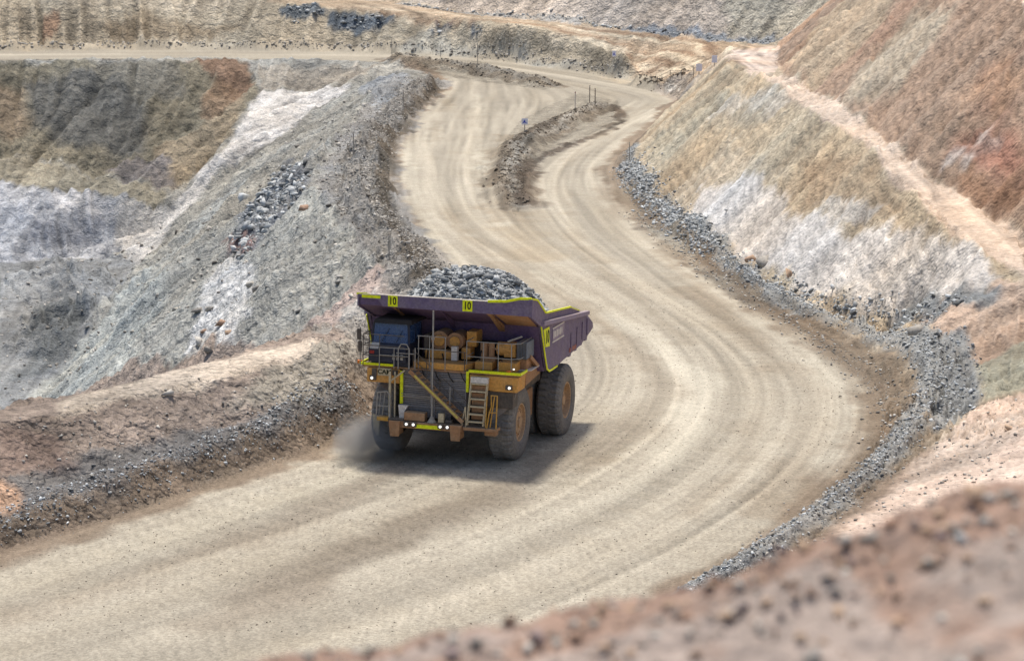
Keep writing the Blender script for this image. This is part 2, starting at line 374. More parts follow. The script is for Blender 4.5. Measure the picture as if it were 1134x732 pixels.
zone([(526, 28), (541, 31), (531, 45), (520, 41)], (102, 110, 116), 1.4, 2.0)
zone([(300, 1), (440, 16), (500, 22), (640, 44), (690, 58), (704, 84), (735, 96), (800, 74), (862, 49), (800, 43), (700, 33), (560, 19), (440, 4), (310, -10)], (184, 158, 124), 2, .3)
for L, w in (([(330, 0), (500, 16), (640, 33), (770, 49), (810, 55)], .8), ([(440, 16), (560, 30), (650, 45), (730, 62), (765, 66)], .7), ([(620, 45), (700, 55), (760, 68), (772, 74), (735, 82), (710, 86)], 1.6), ([(700, 70), (740, 78), (770, 78)], .6)):
    band(L, w, (216, 196, 160), 1.0, strength=.8)
for L in ([(420, 12), (560, 25), (680, 45), (780, 62)], [(700, 60), (745, 72), (720, 80)], [(640, 30), (780, 46), (840, 52)]):
    band(L, .8, (150, 112, 76), 1.4, strength=.6)
zone([(808, 58), (862, 50), (868, 78), (842, 90), (822, 76), (806, 68)], (206, 180, 156), 2.5, .3)
zone([(310, -6), (440, 2), (560, 17), (700, 31), (862, 46), (930, 1), (930, -60), (300, -60)], (202, 184, 162), 2, .7)
zone([(800, -20), (930, -20), (900, 28), (862, 46), (800, 40)], (172, 164, 140), 5, .7, .8)
band([(440, 5), (560, 18), (640, 27)], 1.2, (170, 165, 155), 1, 1.2)
band([(700, 33), (760, 38), (862, 47)], 1.5, (140, 146, 152), 1, 1.8)
zone([(725, 93), (765, 86), (800, 76), (790, 95), (760, 112), (740, 108)], (150, 136, 118), 1.5, 1.0)
zone([(738, 94), (760, 94), (752, 101), (742, 101)], (200, 190, 172), 1.0, .3)
# --- hill on the right: lower face
zone([(697, 168), (745, 118), (806, 66), (848, 94), (901, 132), (961, 163), (1004, 211), (1054, 256), (1134, 304), (1085, 400), (985, 377), (900, 346), (800, 283), (706, 204)], (180, 158, 122), 1.5, .45)
zone([(720, 160), (760, 125), (800, 90), (815, 100), (770, 150), (730, 190)], (156, 148, 122), 3, strength=.5)
zone([(800, 105), (850, 110), (870, 130), (820, 150), (790, 140)], (146, 140, 122), 3, strength=.6)
zone([(725, 212), (770, 190), (800, 160), (850, 172), (880, 215), (850, 200), (790, 215), (765, 245)], (182, 164, 134), 2, strength=.8)
zone([(765, 243), (775, 210), (812, 200), (838, 196), (877, 232), (942, 248), (1003, 252), (1051, 265), (1099, 291), (1106, 304), (1076, 334), (1018, 348), (955, 344), (902, 324), (850, 297), (792, 264)], (200, 190, 177), 1.8, .15)
zone([(885, 186), (955, 172), (990, 214), (1003, 236), (945, 240), (895, 226)], (164, 138, 102), 1.6, .6, .85)
zone([(900, 225), (980, 220), (960, 240), (915, 245)], (196, 190, 180), 1.0, .7, .5)
band([(800, 120), (870, 118)], .8, (196, 190, 178), 1.5, strength=.5)
# --- its bench and the face above
zone([(1010, 345), (1073, 332), (1106, 306), (1150, 312), (1150, 380), (1088, 400), (1040, 385)], (186, 156, 128), 1.4, .6)
band([(1000, 350), (1050, 335), (1090, 330)], 1.0, (128, 130, 128), 1, 1.6)
zone([(985, 384), (1030, 372), (1070, 362), (1082, 400), (1088, 432), (1062, 462), (1032, 478), (1036, 440), (1012, 404)], (142, 143, 140), 1.2, 1.4)
zone([(1085, 400), (1150, 352), (1150, 415), (1092, 440)], (160, 158, 134), 1.4, .7, .9)
zone([(1150, 425), (1092, 442), (1044, 484), (1002, 514), (952, 551), (850, 630), (720, 728), (760, 760), (1000, 660), (1150, 600), (1300, 560), (1300, 430)], (216, 186, 160), 1.0, .3)
zone([(1060, 470), (1134, 450), (1134, 480), (1010, 540), (960, 575), (990, 530)], (176, 160, 142), 2.0, .5, .6)
zone([('w',) + tuple(p) for p in wpt(RI)] + [('w', 45, 30, 10), ('w', 110, 60, 40), ('w', 110, 330, 40), ('w', 100, 445, 30)], (168, 136, 106), 1.0, .5, world_pts=True)
zone([(866, 82), (905, 30), (935, 2), (1000, 2), (965, 50), (910, 96), (880, 92)], (170, 146, 112), 3, strength=.9)
zone([(965, 50), (1000, 2), (1022, 2), (985, 45), (930, 80), (915, 88)], (172, 130, 100), 3, strength=.5)
zone([(1015, 12), (1062, 14), (1030, 60), (990, 110), (945, 120), (935, 100)], (164, 150, 122), 3, strength=.7)
zone([(1134, 55), (1085, 82), (1062, 130), (1085, 170), (1134, 205)], (164, 118, 90), 5, strength=.75)
zone([(1045, 158), (1080, 150), (1128, 150), (1134, 176), (1075, 178), (1050, 172)], (166, 110, 84), 2.2, strength=.75)
zone([(1075, 100), (1110, 70), (1134, 90), (1100, 130)], (186, 142, 100), 2, strength=.6)
zone([(1010, 140), (1040, 120), (1060, 160), (1030, 180)], (150, 124, 98), 2, strength=.7)
zone([(1080, 180), (1134, 205), (1134, 250), (1095, 225), (1050, 200)], (150, 108, 72), 2, strength=.8)
band([(1052, 172), (1078, 174)], .5, (205, 190, 176), 1.0, strength=.7)
band([(1085, 152), (1115, 155)], .4, (205, 190, 176), 1.0, strength=.6)
bench = [tuple(p) for p in wpt(RC)[6:]] + [tuple(p) for p in wpt(RI)[4:]][::-1]
zone([('w',) + p for p in bench], (200, 173, 145), .5, .15, world_pts=True, warp=.35)
zone([('w',) + tuple(p) for p in wpt(UB)[2:]] + [('w',) + tuple(p) for p in wpt(UB2)[2:]][::-1], (226, 200, 172), .5, .15, world_pts=True)

# --- roads: dirty edges, wheel paths
RLw, RRw = wpt(RL), wpt(RR)
for L, w in ((RLw[3:], 1.3), (RRw, 1.6)):
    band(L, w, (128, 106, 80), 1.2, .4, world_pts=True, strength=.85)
band([(684, 192), (702, 226), (742, 264), (795, 302), (855, 342), (908, 374), (950, 402), (980, 434), (992, 462), (984, 492), (958, 526), (918, 560), (870, 596), (820, 630)], 1.8, (122, 104, 80), 1.4, .6, strength=.85)
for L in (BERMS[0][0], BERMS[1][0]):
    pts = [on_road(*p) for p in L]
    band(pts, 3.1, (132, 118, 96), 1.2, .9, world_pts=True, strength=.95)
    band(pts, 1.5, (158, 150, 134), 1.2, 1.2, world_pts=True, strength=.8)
band([(575, 235), (585, 262), (600, 285)], 2.2, (158, 140, 108), 3, strength=.7)
band([(560, 150), (545, 185), (548, 215), (562, 245)], 1.4, (150, 132, 102), 2, strength=.7)
band(BW[3], .8, (146, 146, 141), .9, .8, world_pts=True, strength=.85)
lw = [on_road(*p) for p in BERMS[2][0]]
band(lw, 3.6, (140, 134, 124), 1.4, 1.2, world_pts=True)
band([(436, 112), (415, 150), (407, 175), (405, 205), (416, 240), (430, 262)], .5, (206, 194, 172), .8, strength=.0)
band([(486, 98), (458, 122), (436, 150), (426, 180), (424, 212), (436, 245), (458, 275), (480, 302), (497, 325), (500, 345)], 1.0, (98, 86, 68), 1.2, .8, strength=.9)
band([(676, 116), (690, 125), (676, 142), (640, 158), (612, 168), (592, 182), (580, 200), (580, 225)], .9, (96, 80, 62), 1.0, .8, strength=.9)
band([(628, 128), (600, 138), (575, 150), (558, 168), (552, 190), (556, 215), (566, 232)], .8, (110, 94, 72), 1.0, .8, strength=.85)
for L, w, c, s_ in (([(560, 292), (650, 345), (715, 400), (735, 440), (700, 485), (640, 520)], 1.1, (140, 124, 98), .55), ([(690, 212), (745, 290), (805, 352), (850, 402), (856, 450), (820, 520), (760, 570)], .9, (140, 124, 98), .5),
        ([(250, 690), (400, 612), (520, 560), (640, 500), (690, 470)], 1.3, (138, 124, 102), .6), ([(500, 100), (478, 140), (478, 190), (500, 245), (560, 300)], .7, (146, 130, 102), .5),
        ([(700, 120), (650, 160), (612, 200), (640, 262), (700, 325), (760, 380)], .7, (146, 130, 102), .45), ([(0, 690), (150, 640), (330, 575), (430, 520)], 1.0, (146, 130, 106), .4),
        ([(720, 135), (672, 175), (664, 200), (690, 245)], .9, (134, 116, 90), .5), ([(760, 320), (850, 385), (905, 440), (895, 500), (830, 570)], 1.0, (148, 130, 102), .45)):
    band([on_road(*p) for p in L], w, c, 1.8, world_pts=True, strength=min(1, s_ * 1.5), dash=30)
for L, w in (([(600, 300), (690, 355), (775, 420), (770, 480), (700, 540), (520, 620)], .8), ([(0, 655), (200, 590), (400, 520)], 1.2), ([(720, 250), (800, 318), (890, 380), (945, 432), (950, 480), (905, 535)], .5), ([(455, 130), (448, 180), (465, 235), (520, 300)], .7), ([(530, 105), (530, 150), (535, 200), (560, 250)], .7)):
    band([on_road(*p) for p in L], w, (196, 186, 160), 1.4, world_pts=True, strength=.5, dash=40)
for L in ([(236, 330), (276, 326)], [(226, 356), (272, 352)], [(215, 380), (255, 376)]):
    band(L, .5, (222, 218, 210), .8, strength=.6)
TRK = [  # direction of travel over the ground, from far to near
    [(500, 92), (470, 130), (470, 180), (490, 240), (560, 290), (640, 340), (688, 400), (660, 460), (520, 540), (300, 610), (0, 700)],
    [(530, 92), (525, 140), (515, 190), (535, 245), (620, 300), (720, 370), (760, 440), (700, 510), (520, 600), (200, 700)],
    [(748, 112), (650, 160), (605, 200), (625, 250), (700, 310), (800, 370), (850, 430), (830, 500), (740, 570), (560, 650), (300, 732)],
    [(749, 114), (690, 150), (660, 190), (690, 245), (770, 310), (860, 370), (915, 430), (905, 490), (840, 560), (700, 640), (450, 740)],
    [(755, 112), (700, 158), (676, 185), (692, 235), (780, 305), (880, 370), (955, 425), (965, 480), (920, 540), (830, 610), (700, 690), (450, 840)],
    [(440, 160), (440, 215), (470, 265), (505, 320), (500, 380), (470, 440), (400, 500), (200, 565), (0, 635), (-300, 740)],
    [(-700, 70), (0, 61), (400, 62), (560, 75), (700, 98), (748, 112)],
    [(310, -2), (500, 15), (640, 33), (780, 50)], [(620, 45), (700, 55), (765, 68), (720, 84)]]
trk = [[hit(*p) if 0 <= p[0] <= 1134 and 0 < p[1] < 60 else on_road(*p) for p in L] for L in TRK]
def catmull(P, n=6):
    out = []
    for i in range(len(P) - 1):
        p0 = np.array(P[max(i - 1, 0)]); p1 = np.array(P[i]); p2 = np.array(P[i + 1]); p3 = np.array(P[min(i + 2, len(P) - 1)])
        for k in range(n):
            t = k / n
            out.append(tuple(.5 * ((2 * p1) + (-p0 + p2) * t + (2 * p0 - 5 * p1 + 4 * p2 - p3) * t * t + (-p0 + 3 * p1 - 3 * p2 + p3) * t ** 3)))
    out.append(tuple(P[-1])); return out
trk = [catmull(L) for L in trk]

# direction field: along the wheel tracks on roads, down the fall line elsewhere
Hs = blur(BASE, 5)
dY = np.gradient(Hs, Yr, axis=0); dU = np.gradient(Hs, uc, axis=1)
hx = dU / GY; hy = dY - dU * GX / GY ** 2
sl = np.hypot(hx, hy) + 1e-6
fx = -hx / sl; fy = -hy / sl
FX = np.zeros_like(H); FY = np.zeros_like(H); FW = np.zeros_like(H)
for L in trk:
    for a, b in zip(L[:-1], L[1:]):
        mx, my = (a[0] + b[0]) / 2, (a[1] + b[1]) / 2; l = math.hypot(b[0] - a[0], b[1] - a[1]) + 1e-6
        w = l / ((GX - mx) ** 2 + (GY - my) ** 2 + 6) ** 1.6
        FX += w * (b[0] - a[0]) / l; FY += w * (b[1] - a[1]) / l
fl = np.hypot(FX, FY) + 1e-9; FX /= fl; FY /= fl
rm = smooth(-.5, 1.0, DR); 
slopew = smooth(.08, .25, sl)
rm = rm * (1 - .0 * slopew)
oth = (1 - rm)
# flat ground away from roads follows the tracks too
use = np.clip(rm + oth * (1 - slopew), 0, 1)
dx = FX * use + fx * (1 - use); dy = FY * use + fy * (1 - use)
n_ = np.hypot(dx, dy) + 1e-9; dx /= n_; dy /= n_

_TJ = np.interp(9 + np.arange(int(731.1 * 80)) / 80, Yr, np.arange(NY)); _TI = np.interp(-.44 + np.arange(44001) / 50000, uc, np.arange(NU))
def sample(A, X, Y):
    u = X / np.maximum(Y, 1)
    j = _TJ[np.clip((Y - 9) * 80, 0, len(_TJ) - 1).astype(np.int32)]; i = _TI[np.clip((u + .44) * 50000, 0, len(_TI) - 1).astype(np.int32)]
    j0 = np.clip(j.astype(int), 0, NY - 2); i0 = np.clip(i.astype(int), 0, NU - 2); fj = (j - j0)[...]; fi = (i - i0)
    return (A[j0, i0] * (1 - fj) + A[j0 + 1, i0] * fj) * (1 - fi) + (A[j0, i0 + 1] * (1 - fj) + A[j0 + 1, i0 + 1] * fj) * fi
def lic(noise, step, n, sub=1, J=None):
    X = GX[:J:sub, ::sub].copy(); Y = GY[:J:sub, ::sub].copy(); out = np.zeros(X.shape); 
    for sgn in (1, -1):
        x, y = X.copy(), Y.copy()
        for k in range(n):
            ddx, ddy = sample(dx, x, y), sample(dy, x, y)
            x = x + sgn * ddx * step; y = y + sgn * ddy * step
            out += sample(noise, x, y) * (1 - k / n)
    out = (out - out.mean()) / out.std()
    if sub > 1:
        jj = np.arange(NY) / sub; ii = np.arange(NU) / sub
        j0 = np.clip(jj.astype(int), 0, out.shape[0] - 2); i0 = np.clip(ii.astype(int), 0, out.shape[1] - 2)
        fj = np.clip(jj - j0, 0, 1)[:, None]; fi = np.clip(ii - i0, 0, 1)[None]
        out = (out[j0][:, i0] * (1 - fj) + out[j0 + 1][:, i0] * fj) * (1 - fi) + (out[j0][:, i0 + 1] * (1 - fj) + out[j0 + 1][:, i0 + 1] * fj) * fi
    return out
rs = np.random.RandomState(3)
wn_fine = blur(rs.rand(NY, NU), 1) - .5
S_fine = lic(wn_fine, .45, 12)
S_line = lic(blur(rs.rand(NY, NU), 2) - .5, .75, 26)
S_mid = lic(vnoise(GX / .55, GY / .55, 5) - .5, .9, 12, 2)
S_big = lic(fbm(GX, GY, 2.6, 2, 8), 2.6, 12, 3)
S_trk = lic(vnoise(GX / .8, GY / .8, 15) - .5, 1.6, 26, 2)

_J = int(np.searchsorted(Yr, 190)); S_near = np.zeros_like(H); S_near[:_J] = lic(vnoise(GX / .3, GY / .3, 25) - .5, .7, 34, 1, _J); S_near *= 1 - smooth(140, 188, GY)
# lateral distance to the wheel tracks gives the paler polished paths
road = (REG == 1)
_pm = np.clip(.55 + .9 * fbm(GX, GY, 22, 3, 77), .15, 1.2)
tone = 1 + .03 * S_big + _pm * .085 * S_trk + .07 * S_line + .02 * S_fine + _pm * .06 * S_near
DT = np.full(H.shape, 1e9)
for L in trk[:7]:
    D, _ = segdist(GX, GY, L); DT = np.minimum(DT, D)
path = np.exp(-(DT / 1.5) ** 2)
tone_r = tone * (1 - .09 + .21 * path)
blotch = fbm(GX, GY, 14, 4, 21)
tone_r *= 1 + .07 * blotch
warm = np.clip(-S_big * .5 - blotch * .8, 0, 1)[..., None]
CR = COLR * tone_r[..., None]
CR = CR * (1 - .35 * warm) + CR * np.array([1.0, .93, .80]) * .35 * warm * 1.0
rough_n = fbm(GX, GY, 5, 5, 31); big_n = fbm(GX, GY, 26, 4, 41)
tone_s = 1 + .03 * S_mid + .02 * S_fine + np.where(REG == 3, .15, .11) * S_line + np.where(REG == 4, .02, .06) * S_big + .34 * rough_n + .16 * big_n
CS = COLR * np.clip(tone_s, .35, 1.8)[..., None]
hue = fbm(GX, GY, 17, 4, 51)[..., None]
_st = np.clip(.35 * S_trk + .35 * S_big + .9 * fbm(GX, GY, 11, 4, 57), -1, 1)[..., None] * (REG == 3)[..., None] * np.clip(1 - (COLR.mean(2) - .40) * 6, .12, 1)[..., None]
CS = CS * (1 + _st * np.array([.03, .09, .16]) * .8 - np.abs(_st) * .05)
CS = CS * (1 + hue * np.array([.10, 0, -.14]))
w_ = (REG == 1)[..., None] * np.clip(1 - (ROUGH[..., None] - .1) * 2, 0, 1)
FIN = CR * w_ + CS * (1 - w_)
lum = FIN @ np.array([.21, .72, .07]); FIN = np.clip(lum[..., None] * .28 + FIN * .72, .01, .85)

# relief: gullies down the faces, clods, ruts
amp = np.clip(GY / 200, .4, 2.0)
RG = np.clip(ROUGH, 0, 1.0) * np.clip(GY / 240, .3, 1.4)
rel = RG * (.34 * fbm(GX, GY, 2.4, 4, 61, .6) + .5 * np.clip(slopew, 0, 1) * fbm(GX, GY, 9, 4, 66, .55)) 
rel += RG * .22 * np.abs(fbm(GX, GY, .9, 2, 71)) * 1.2
rel += slopew * (1 - rm) * (.13 * S_mid + np.where(REG == 4, .12, .34) * S_big + .03 * S_fine) * (.4 + RG) * np.clip(GY / 200, .4, 1)
rel += slopew * (1 - rm) * .15 * S_line * np.clip(GY / 200, .3, 1.3)
rel += rm * (.02 * S_big + .014 * S_trk + .012 * S_line + .004 * S_fine + .014 * S_near) * np.clip(GY / 150, .6, 2)
rel += big_n * .8 * slopew * (1 - rm) * smooth(0, 8, -DR)
ridged = 1 - np.abs(fbm(GX, GY * .7, 8, 5, 81, .6)) * 3
rel += np.where(REG == 2, 1.0, .35) * slopew * (1 - rm) * ridged * .75 * smooth(0, 6, -DR) * np.clip((GY - 110) / 200, 0, 1)
flat_at_truck = smooth(3, 9, np.hypot(GX + 2.2, GY - 118.0))
H = BASE + rel * (1 - (1 - flat_at_truck) * rm)
H = np.where(GY < 70, BASE - .4 * (REG == 5), H)

# ------------------------------------------------------------------ materials
def new_mat(name):
    m = bpy.data.materials.new(name); m.use_nodes = True
    return m, m.node_tree.nodes, m.node_tree.links, m.node_tree.nodes['Principled BSDF']
def N(nodes, t, **kw):
    n = nodes.new(t)
    for k, v in kw.items(): setattr(n, k, v)
    return n
def ground_mat(name, g_amt, g_scale, bump, rough=.95, speck=.0, crag=0):
    m, nd, lk, bs = new_mat(name)
    at = N(nd, 'ShaderNodeAttribute', attribute_name='tint')
    tc = N(nd, 'ShaderNodeTexCoord')
    n1 = N(nd, 'ShaderNodeTexNoise'); n1.inputs['Scale'].default_value = g_scale; n1.inputs['Detail'].default_value = 5; n1.inputs['Roughness'].default_value = .7
    n2 = N(nd, 'ShaderNodeTexVoronoi'); n2.inputs['Scale'].default_value = g_scale * 1.3
    n3 = N(nd, 'ShaderNodeTexNoise'); n3.inputs['Scale'].default_value = g_scale * .18; n3.inputs['Detail'].default_value = 4
    for n in (n1, n2, n3): lk.new(tc.outputs['Object'], n.inputs['Vector'])
    mr = N(nd, 'ShaderNodeMapRange'); mr.inputs[1].default_value = .25; mr.inputs[2].default_value = .75; mr.inputs[3].default_value = 1 - g_amt; mr.inputs[4].default_value = 1 + g_amt
    lk.new(n1.outputs[0], mr.inputs[0])
    mr3 = N(nd, 'ShaderNodeMapRange'); mr3.inputs[1].default_value = .3; mr3.inputs[2].default_value = .7; mr3.inputs[3].default_value = 1 - g_amt * .3; mr3.inputs[4].default_value = 1 + g_amt * .3
    lk.new(n3.outputs[0], mr3.inputs[0])
    # a few stones darker and lighter than the soil
    mr2 = N(nd, 'ShaderNodeMapRange'); mr2.inputs[1].default_value = 0; mr2.inputs[2].default_value = 1; mr2.inputs[3].default_value = 1 - speck; mr2.inputs[4].default_value = 1 + speck
    sp = N(nd, 'ShaderNodeSeparateColor'); lk.new(n2.outputs['Color'], sp.inputs[0]); lk.new(sp.outputs[0], mr2.inputs[0])
    a = N(nd, 'ShaderNodeMath', operation='MULTIPLY'); lk.new(mr.outputs[0], a.inputs[0]); lk.new(mr2.outputs[0], a.inputs[1])
    b = N(nd, 'ShaderNodeMath', operation='MULTIPLY'); lk.new(a.outputs[0], b.inputs[0]); lk.new(mr3.outputs[0], b.inputs[1])
    vm = N(nd, 'ShaderNodeVectorMath', operation='SCALE'); lk.new(at.outputs['Color'], vm.inputs[0]); lk.new(b.outputs[0], vm.inputs['Scale'])
    lk.new(vm.outputs[0], bs.inputs['Base Color'])
    bs.inputs['Roughness'].default_value = rough; bs.inputs['Specular IOR Level'].default_value = .15
    hsum = N(nd, 'ShaderNodeMath', operation='ADD'); lk.new(n1.outputs[0], hsum.inputs[0])
    hm = N(nd, 'ShaderNodeMath', operation='MULTIPLY'); lk.new(n2.outputs['Distance'], hm.inputs[0]); hm.inputs[1].default_value = -.6; lk.new(hm.outputs[0], hsum.inputs[1])
    bp = N(nd, 'ShaderNodeBump'); bp.inputs['Strength'].default_value = 1; bp.inputs['Distance'].default_value = bump
    lk.new(hsum.outputs[0], bp.inputs['Height']); lk.new(bp.outputs[0], bs.inputs['Normal'])
    if crag:      # metre sized fractured blocks; crevice shade between them goes into the colour too
        wa = N(nd, 'ShaderNodeTexNoise'); wa.inputs['Scale'].default_value = .5; wa.inputs['Detail'].default_value = 4; lk.new(tc.outputs['Object'], wa.inputs['Vector'])
        ws = N(nd, 'ShaderNodeVectorMath', operation='MULTIPLY_ADD'); lk.new(wa.outputs['Color'], ws.inputs[0]); ws.inputs[1].default_value = (2.5, 2.5, 2.5); lk.new(tc.outputs['Object'], ws.inputs[2])
        v1 = N(nd, 'ShaderNodeTexVoronoi'); v1.inputs['Scale'].default_value = .42; v2 = N(nd, 'ShaderNodeTexVoronoi'); v2.inputs['Scale'].default_value = 1.15
        for v in (v1, v2): lk.new(ws.outputs[0], v.inputs['Vector'])
        am = N(nd, 'ShaderNodeMath', operation='MULTIPLY_ADD'); lk.new(v2.outputs['Distance'], am.inputs[0]); am.inputs[1].default_value = .45; lk.new(v1.outputs['Distance'], am.inputs[2])
        b2 = N(nd, 'ShaderNodeBump'); b2.invert = True; b2.inputs['Distance'].default_value = crag; lk.new(am.outputs[0], b2.inputs['Height']); lk.new(b2.outputs[0], bp.inputs['Normal'])
        cm = N(nd, 'ShaderNodeMapRange'); cm.inputs[1].default_value = .2; cm.inputs[2].default_value = 1.3; cm.inputs[3].default_value = 1 + .16 * min(1, crag * 1.4); cm.inputs[4].default_value = 1 - .34 * min(1, crag * 1.4); lk.new(am.outputs[0], cm.inputs[0])
        b_ = N(nd, 'ShaderNodeMath', operation='MULTIPLY'); lk.new(b.outputs[0], b_.inputs[0]); lk.new(cm.outputs[0], b_.inputs[1]); lk.new(b_.outputs[0], vm.inputs['Scale'])
    return m
M_ROAD = ground_mat('packed_dirt', .09, 7.5, .045, speck=.17)
M_PIT = ground_mat('broken_rock_face', .24, 2.8, .22, speck=.16, crag=.55)
M_HILL = ground_mat('weathered_clay_face', .14, 2.6, .12, speck=.10, crag=.24)
M_FAR = ground_mat('far_earth', .22, 1.8, .25, speck=.18, crag=.6)
M_NEAR = ground_mat('bank_soil', .22, 2.0, .10, speck=.15)

def grid_mesh(name, mask, mat, label, cat):
    """one region of the ground as its own mesh; mask is per vertex region id"""
    f = mask
    jj, ii = np.where(f)
    a = jj * NU + ii; quads = np.stack([a, a + 1, a + NU + 1, a + NU], 1)
    used = np.unique(quads); remap = -np.ones(NY * NU, int); remap[used] = np.arange(len(used))
    q = remap[quads]
    me = bpy.data.meshes.new(name)
    me.vertices.add(len(used)); co = np.stack([GX.ravel()[used], GY.ravel()[used], H.ravel()[used]], 1)
    me.vertices.foreach_set('co', co.ravel().astype(np.float32))
    me.loops.add(q.size); me.loops.foreach_set('vertex_index', q.ravel().astype(np.int32))
    me.polygons.add(len(q)); me.polygons.foreach_set('loop_start', (np.arange(len(q)) * 4).astype(np.int32))
    me.polygons.foreach_set('use_smooth', np.ones(len(q), bool))
    me.update()
    at = me.attributes.new('tint', 'FLOAT_COLOR', 'POINT')
    c = np.ones((len(used), 4), np.float32); c[:, :3] = FIN.reshape(-1, 3)[used]
    at.data.foreach_set('color', c.ravel())
    me.materials.append(mat)
    o = bpy.data.objects.new(name, me); COL.objects.link(o)
    tag(o, label, cat, kind='structure')
    return o
RC_ = REG[:-1, :-1]
isl = polydist(GX, GY, [on_road(*p) for p in [(684, 112), (640, 104), (600, 120), (575, 135), (556, 158), (550, 185), (554, 215), (570, 240), (580, 225), (582, 200), (600, 178), (640, 155), (675, 138), (688, 124)]]) > 0
upb = polydist(GX, GY, [on_road(*p) for p in [(432, 60), (470, 66), (530, 68), (580, 82), (625, 96), (600, 100), (540, 92), (480, 84), (440, 76)]]) > 0
isl = isl[:-1, :-1] & (RC_ == 1); upb = upb[:-1, :-1] & (RC_ == 1)
nb = (polydist(GX, GY, wpt(NO)[0:] + [(on_road(440, 410)[0], on_road(440, 410)[1])] + wpt(RL)[1:12][::-1]) > -3.5)[:-1, :-1] & (RC_ == 2) & (GY[:-1, :-1] < 150)
grid_mesh('haul_road', (RC_ == 1) & ~isl & ~upb, M_ROAD, 'pale packed dirt haul road winding between the berms', 'road')
grid_mesh('median_berm', isl, M_PIT, 'dark curved earth island berm between the two lanes', 'berm')
grid_mesh('junction_berm', upb, M_PIT, 'low brown berm between the lane end and the far pit road', 'berm')
grid_mesh('roadside_berm', nb, M_PIT, 'brown and grey earth bank along the near left edge of the road', 'berm')
grid_mesh('open_pit', (RC_ == 2) & ~nb, M_PIT, 'deep grey and white open pit slopes left of the road', 'pit')
grid_mesh('clay_hillside', RC_ == 3, M_HILL, 'cut hillside of white clay and orange soil right of the road', 'hillside')
grid_mesh('far_terraces', RC_ == 4, M_FAR, 'tan terraces and upper road beyond the pit', 'terrain')
grid_mesh('camera_slope', RC_ == 5, M_NEAR, 'hidden earth slope below the viewpoint', 'slope')

# ------------------------------------------------------------------ rocks
def hull_rock(rng, flat=.7):
    bm = bmesh.new()
    n = 10
    for _ in range(n):
        v = Vector((rng.gauss(0, 1), rng.gauss(0, 1), rng.gauss(0, 1))); v.normalize()
        v *= rng.uniform(.75, 1.1); v.z *= flat; v.x *= rng.uniform(1.0, 1.3)
        bm.verts.new(v)
    r = bmesh.ops.convex_hull(bm, input=bm.verts)
    bmesh.ops.delete(bm, geom=[e for e in bm.verts if not e.link_faces], context='VERTS')
    bm.verts.ensure_lookup_table(); bm.verts.index_update()
    V = np.array([v.co[:] for v in bm.verts]); Fc = np.array([[v.index for v in f.verts] for f in bm.faces])
    bm.free(); return V, Fc
rg = random.Random(5)
ROCKS = [hull_rock(rg, rg.uniform(.5, .9)) for _ in range(16)]
def rock_mat(name, c1, c2, c3=None):
    m, nd, lk, bs = new_mat(name)
    gi = N(nd, 'ShaderNodeNewGeometry'); cr = N(nd, 'ShaderNodeValToRGB')
    cr.color_ramp.elements[0].color = (*lin(c1) * K, 1); cr.color_ramp.elements[1].color = (*lin(c2) * K, 1)
    if c3:
        e = cr.color_ramp.elements.new(.85); e.color = (*lin(c3) * K, 1)
    lk.new(gi.outputs['Random Per Island'], cr.inputs[0])
    tc = N(nd, 'ShaderNodeTexCoord'); n1 = N(nd, 'ShaderNodeTexNoise'); n1.inputs['Scale'].default_value = 5; n1.inputs['Detail'].default_value = 4
    lk.new(tc.outputs['Object'], n1.inputs['Vector'])
    mr = N(nd, 'ShaderNodeMapRange'); mr.inputs[1].default_value = .3; mr.inputs[2].default_value = .7; mr.inputs[3].default_value = .7; mr.inputs[4].default_value = 1.25
    lk.new(n1.outputs[0], mr.inputs[0])
    vm = N(nd, 'ShaderNodeVectorMath', operation='SCALE'); lk.new(cr.outputs[0], vm.inputs[0]); lk.new(mr.outputs[0], vm.inputs['Scale'])
    lk.new(vm.outputs[0], bs.inputs['Base Color']); bs.inputs['Roughness'].default_value = .9; bs.inputs['Specular IOR Level'].default_value = .2
    return m
M_GREY = rock_mat('blue_grey_rock', (90, 90, 88), (164, 163, 158), (206, 208, 206))
M_MIX = rock_mat('mixed_rubble', (104, 98, 90), (170, 164, 152), (205, 198, 186))
M_DARK = rock_mat('dark_damp_clods', (70, 60, 50), (120, 106, 88), (150, 140, 124))
M_BROWN = rock_mat('reddish_stone', (144, 112, 94), (178, 152, 130), (196, 168, 140))
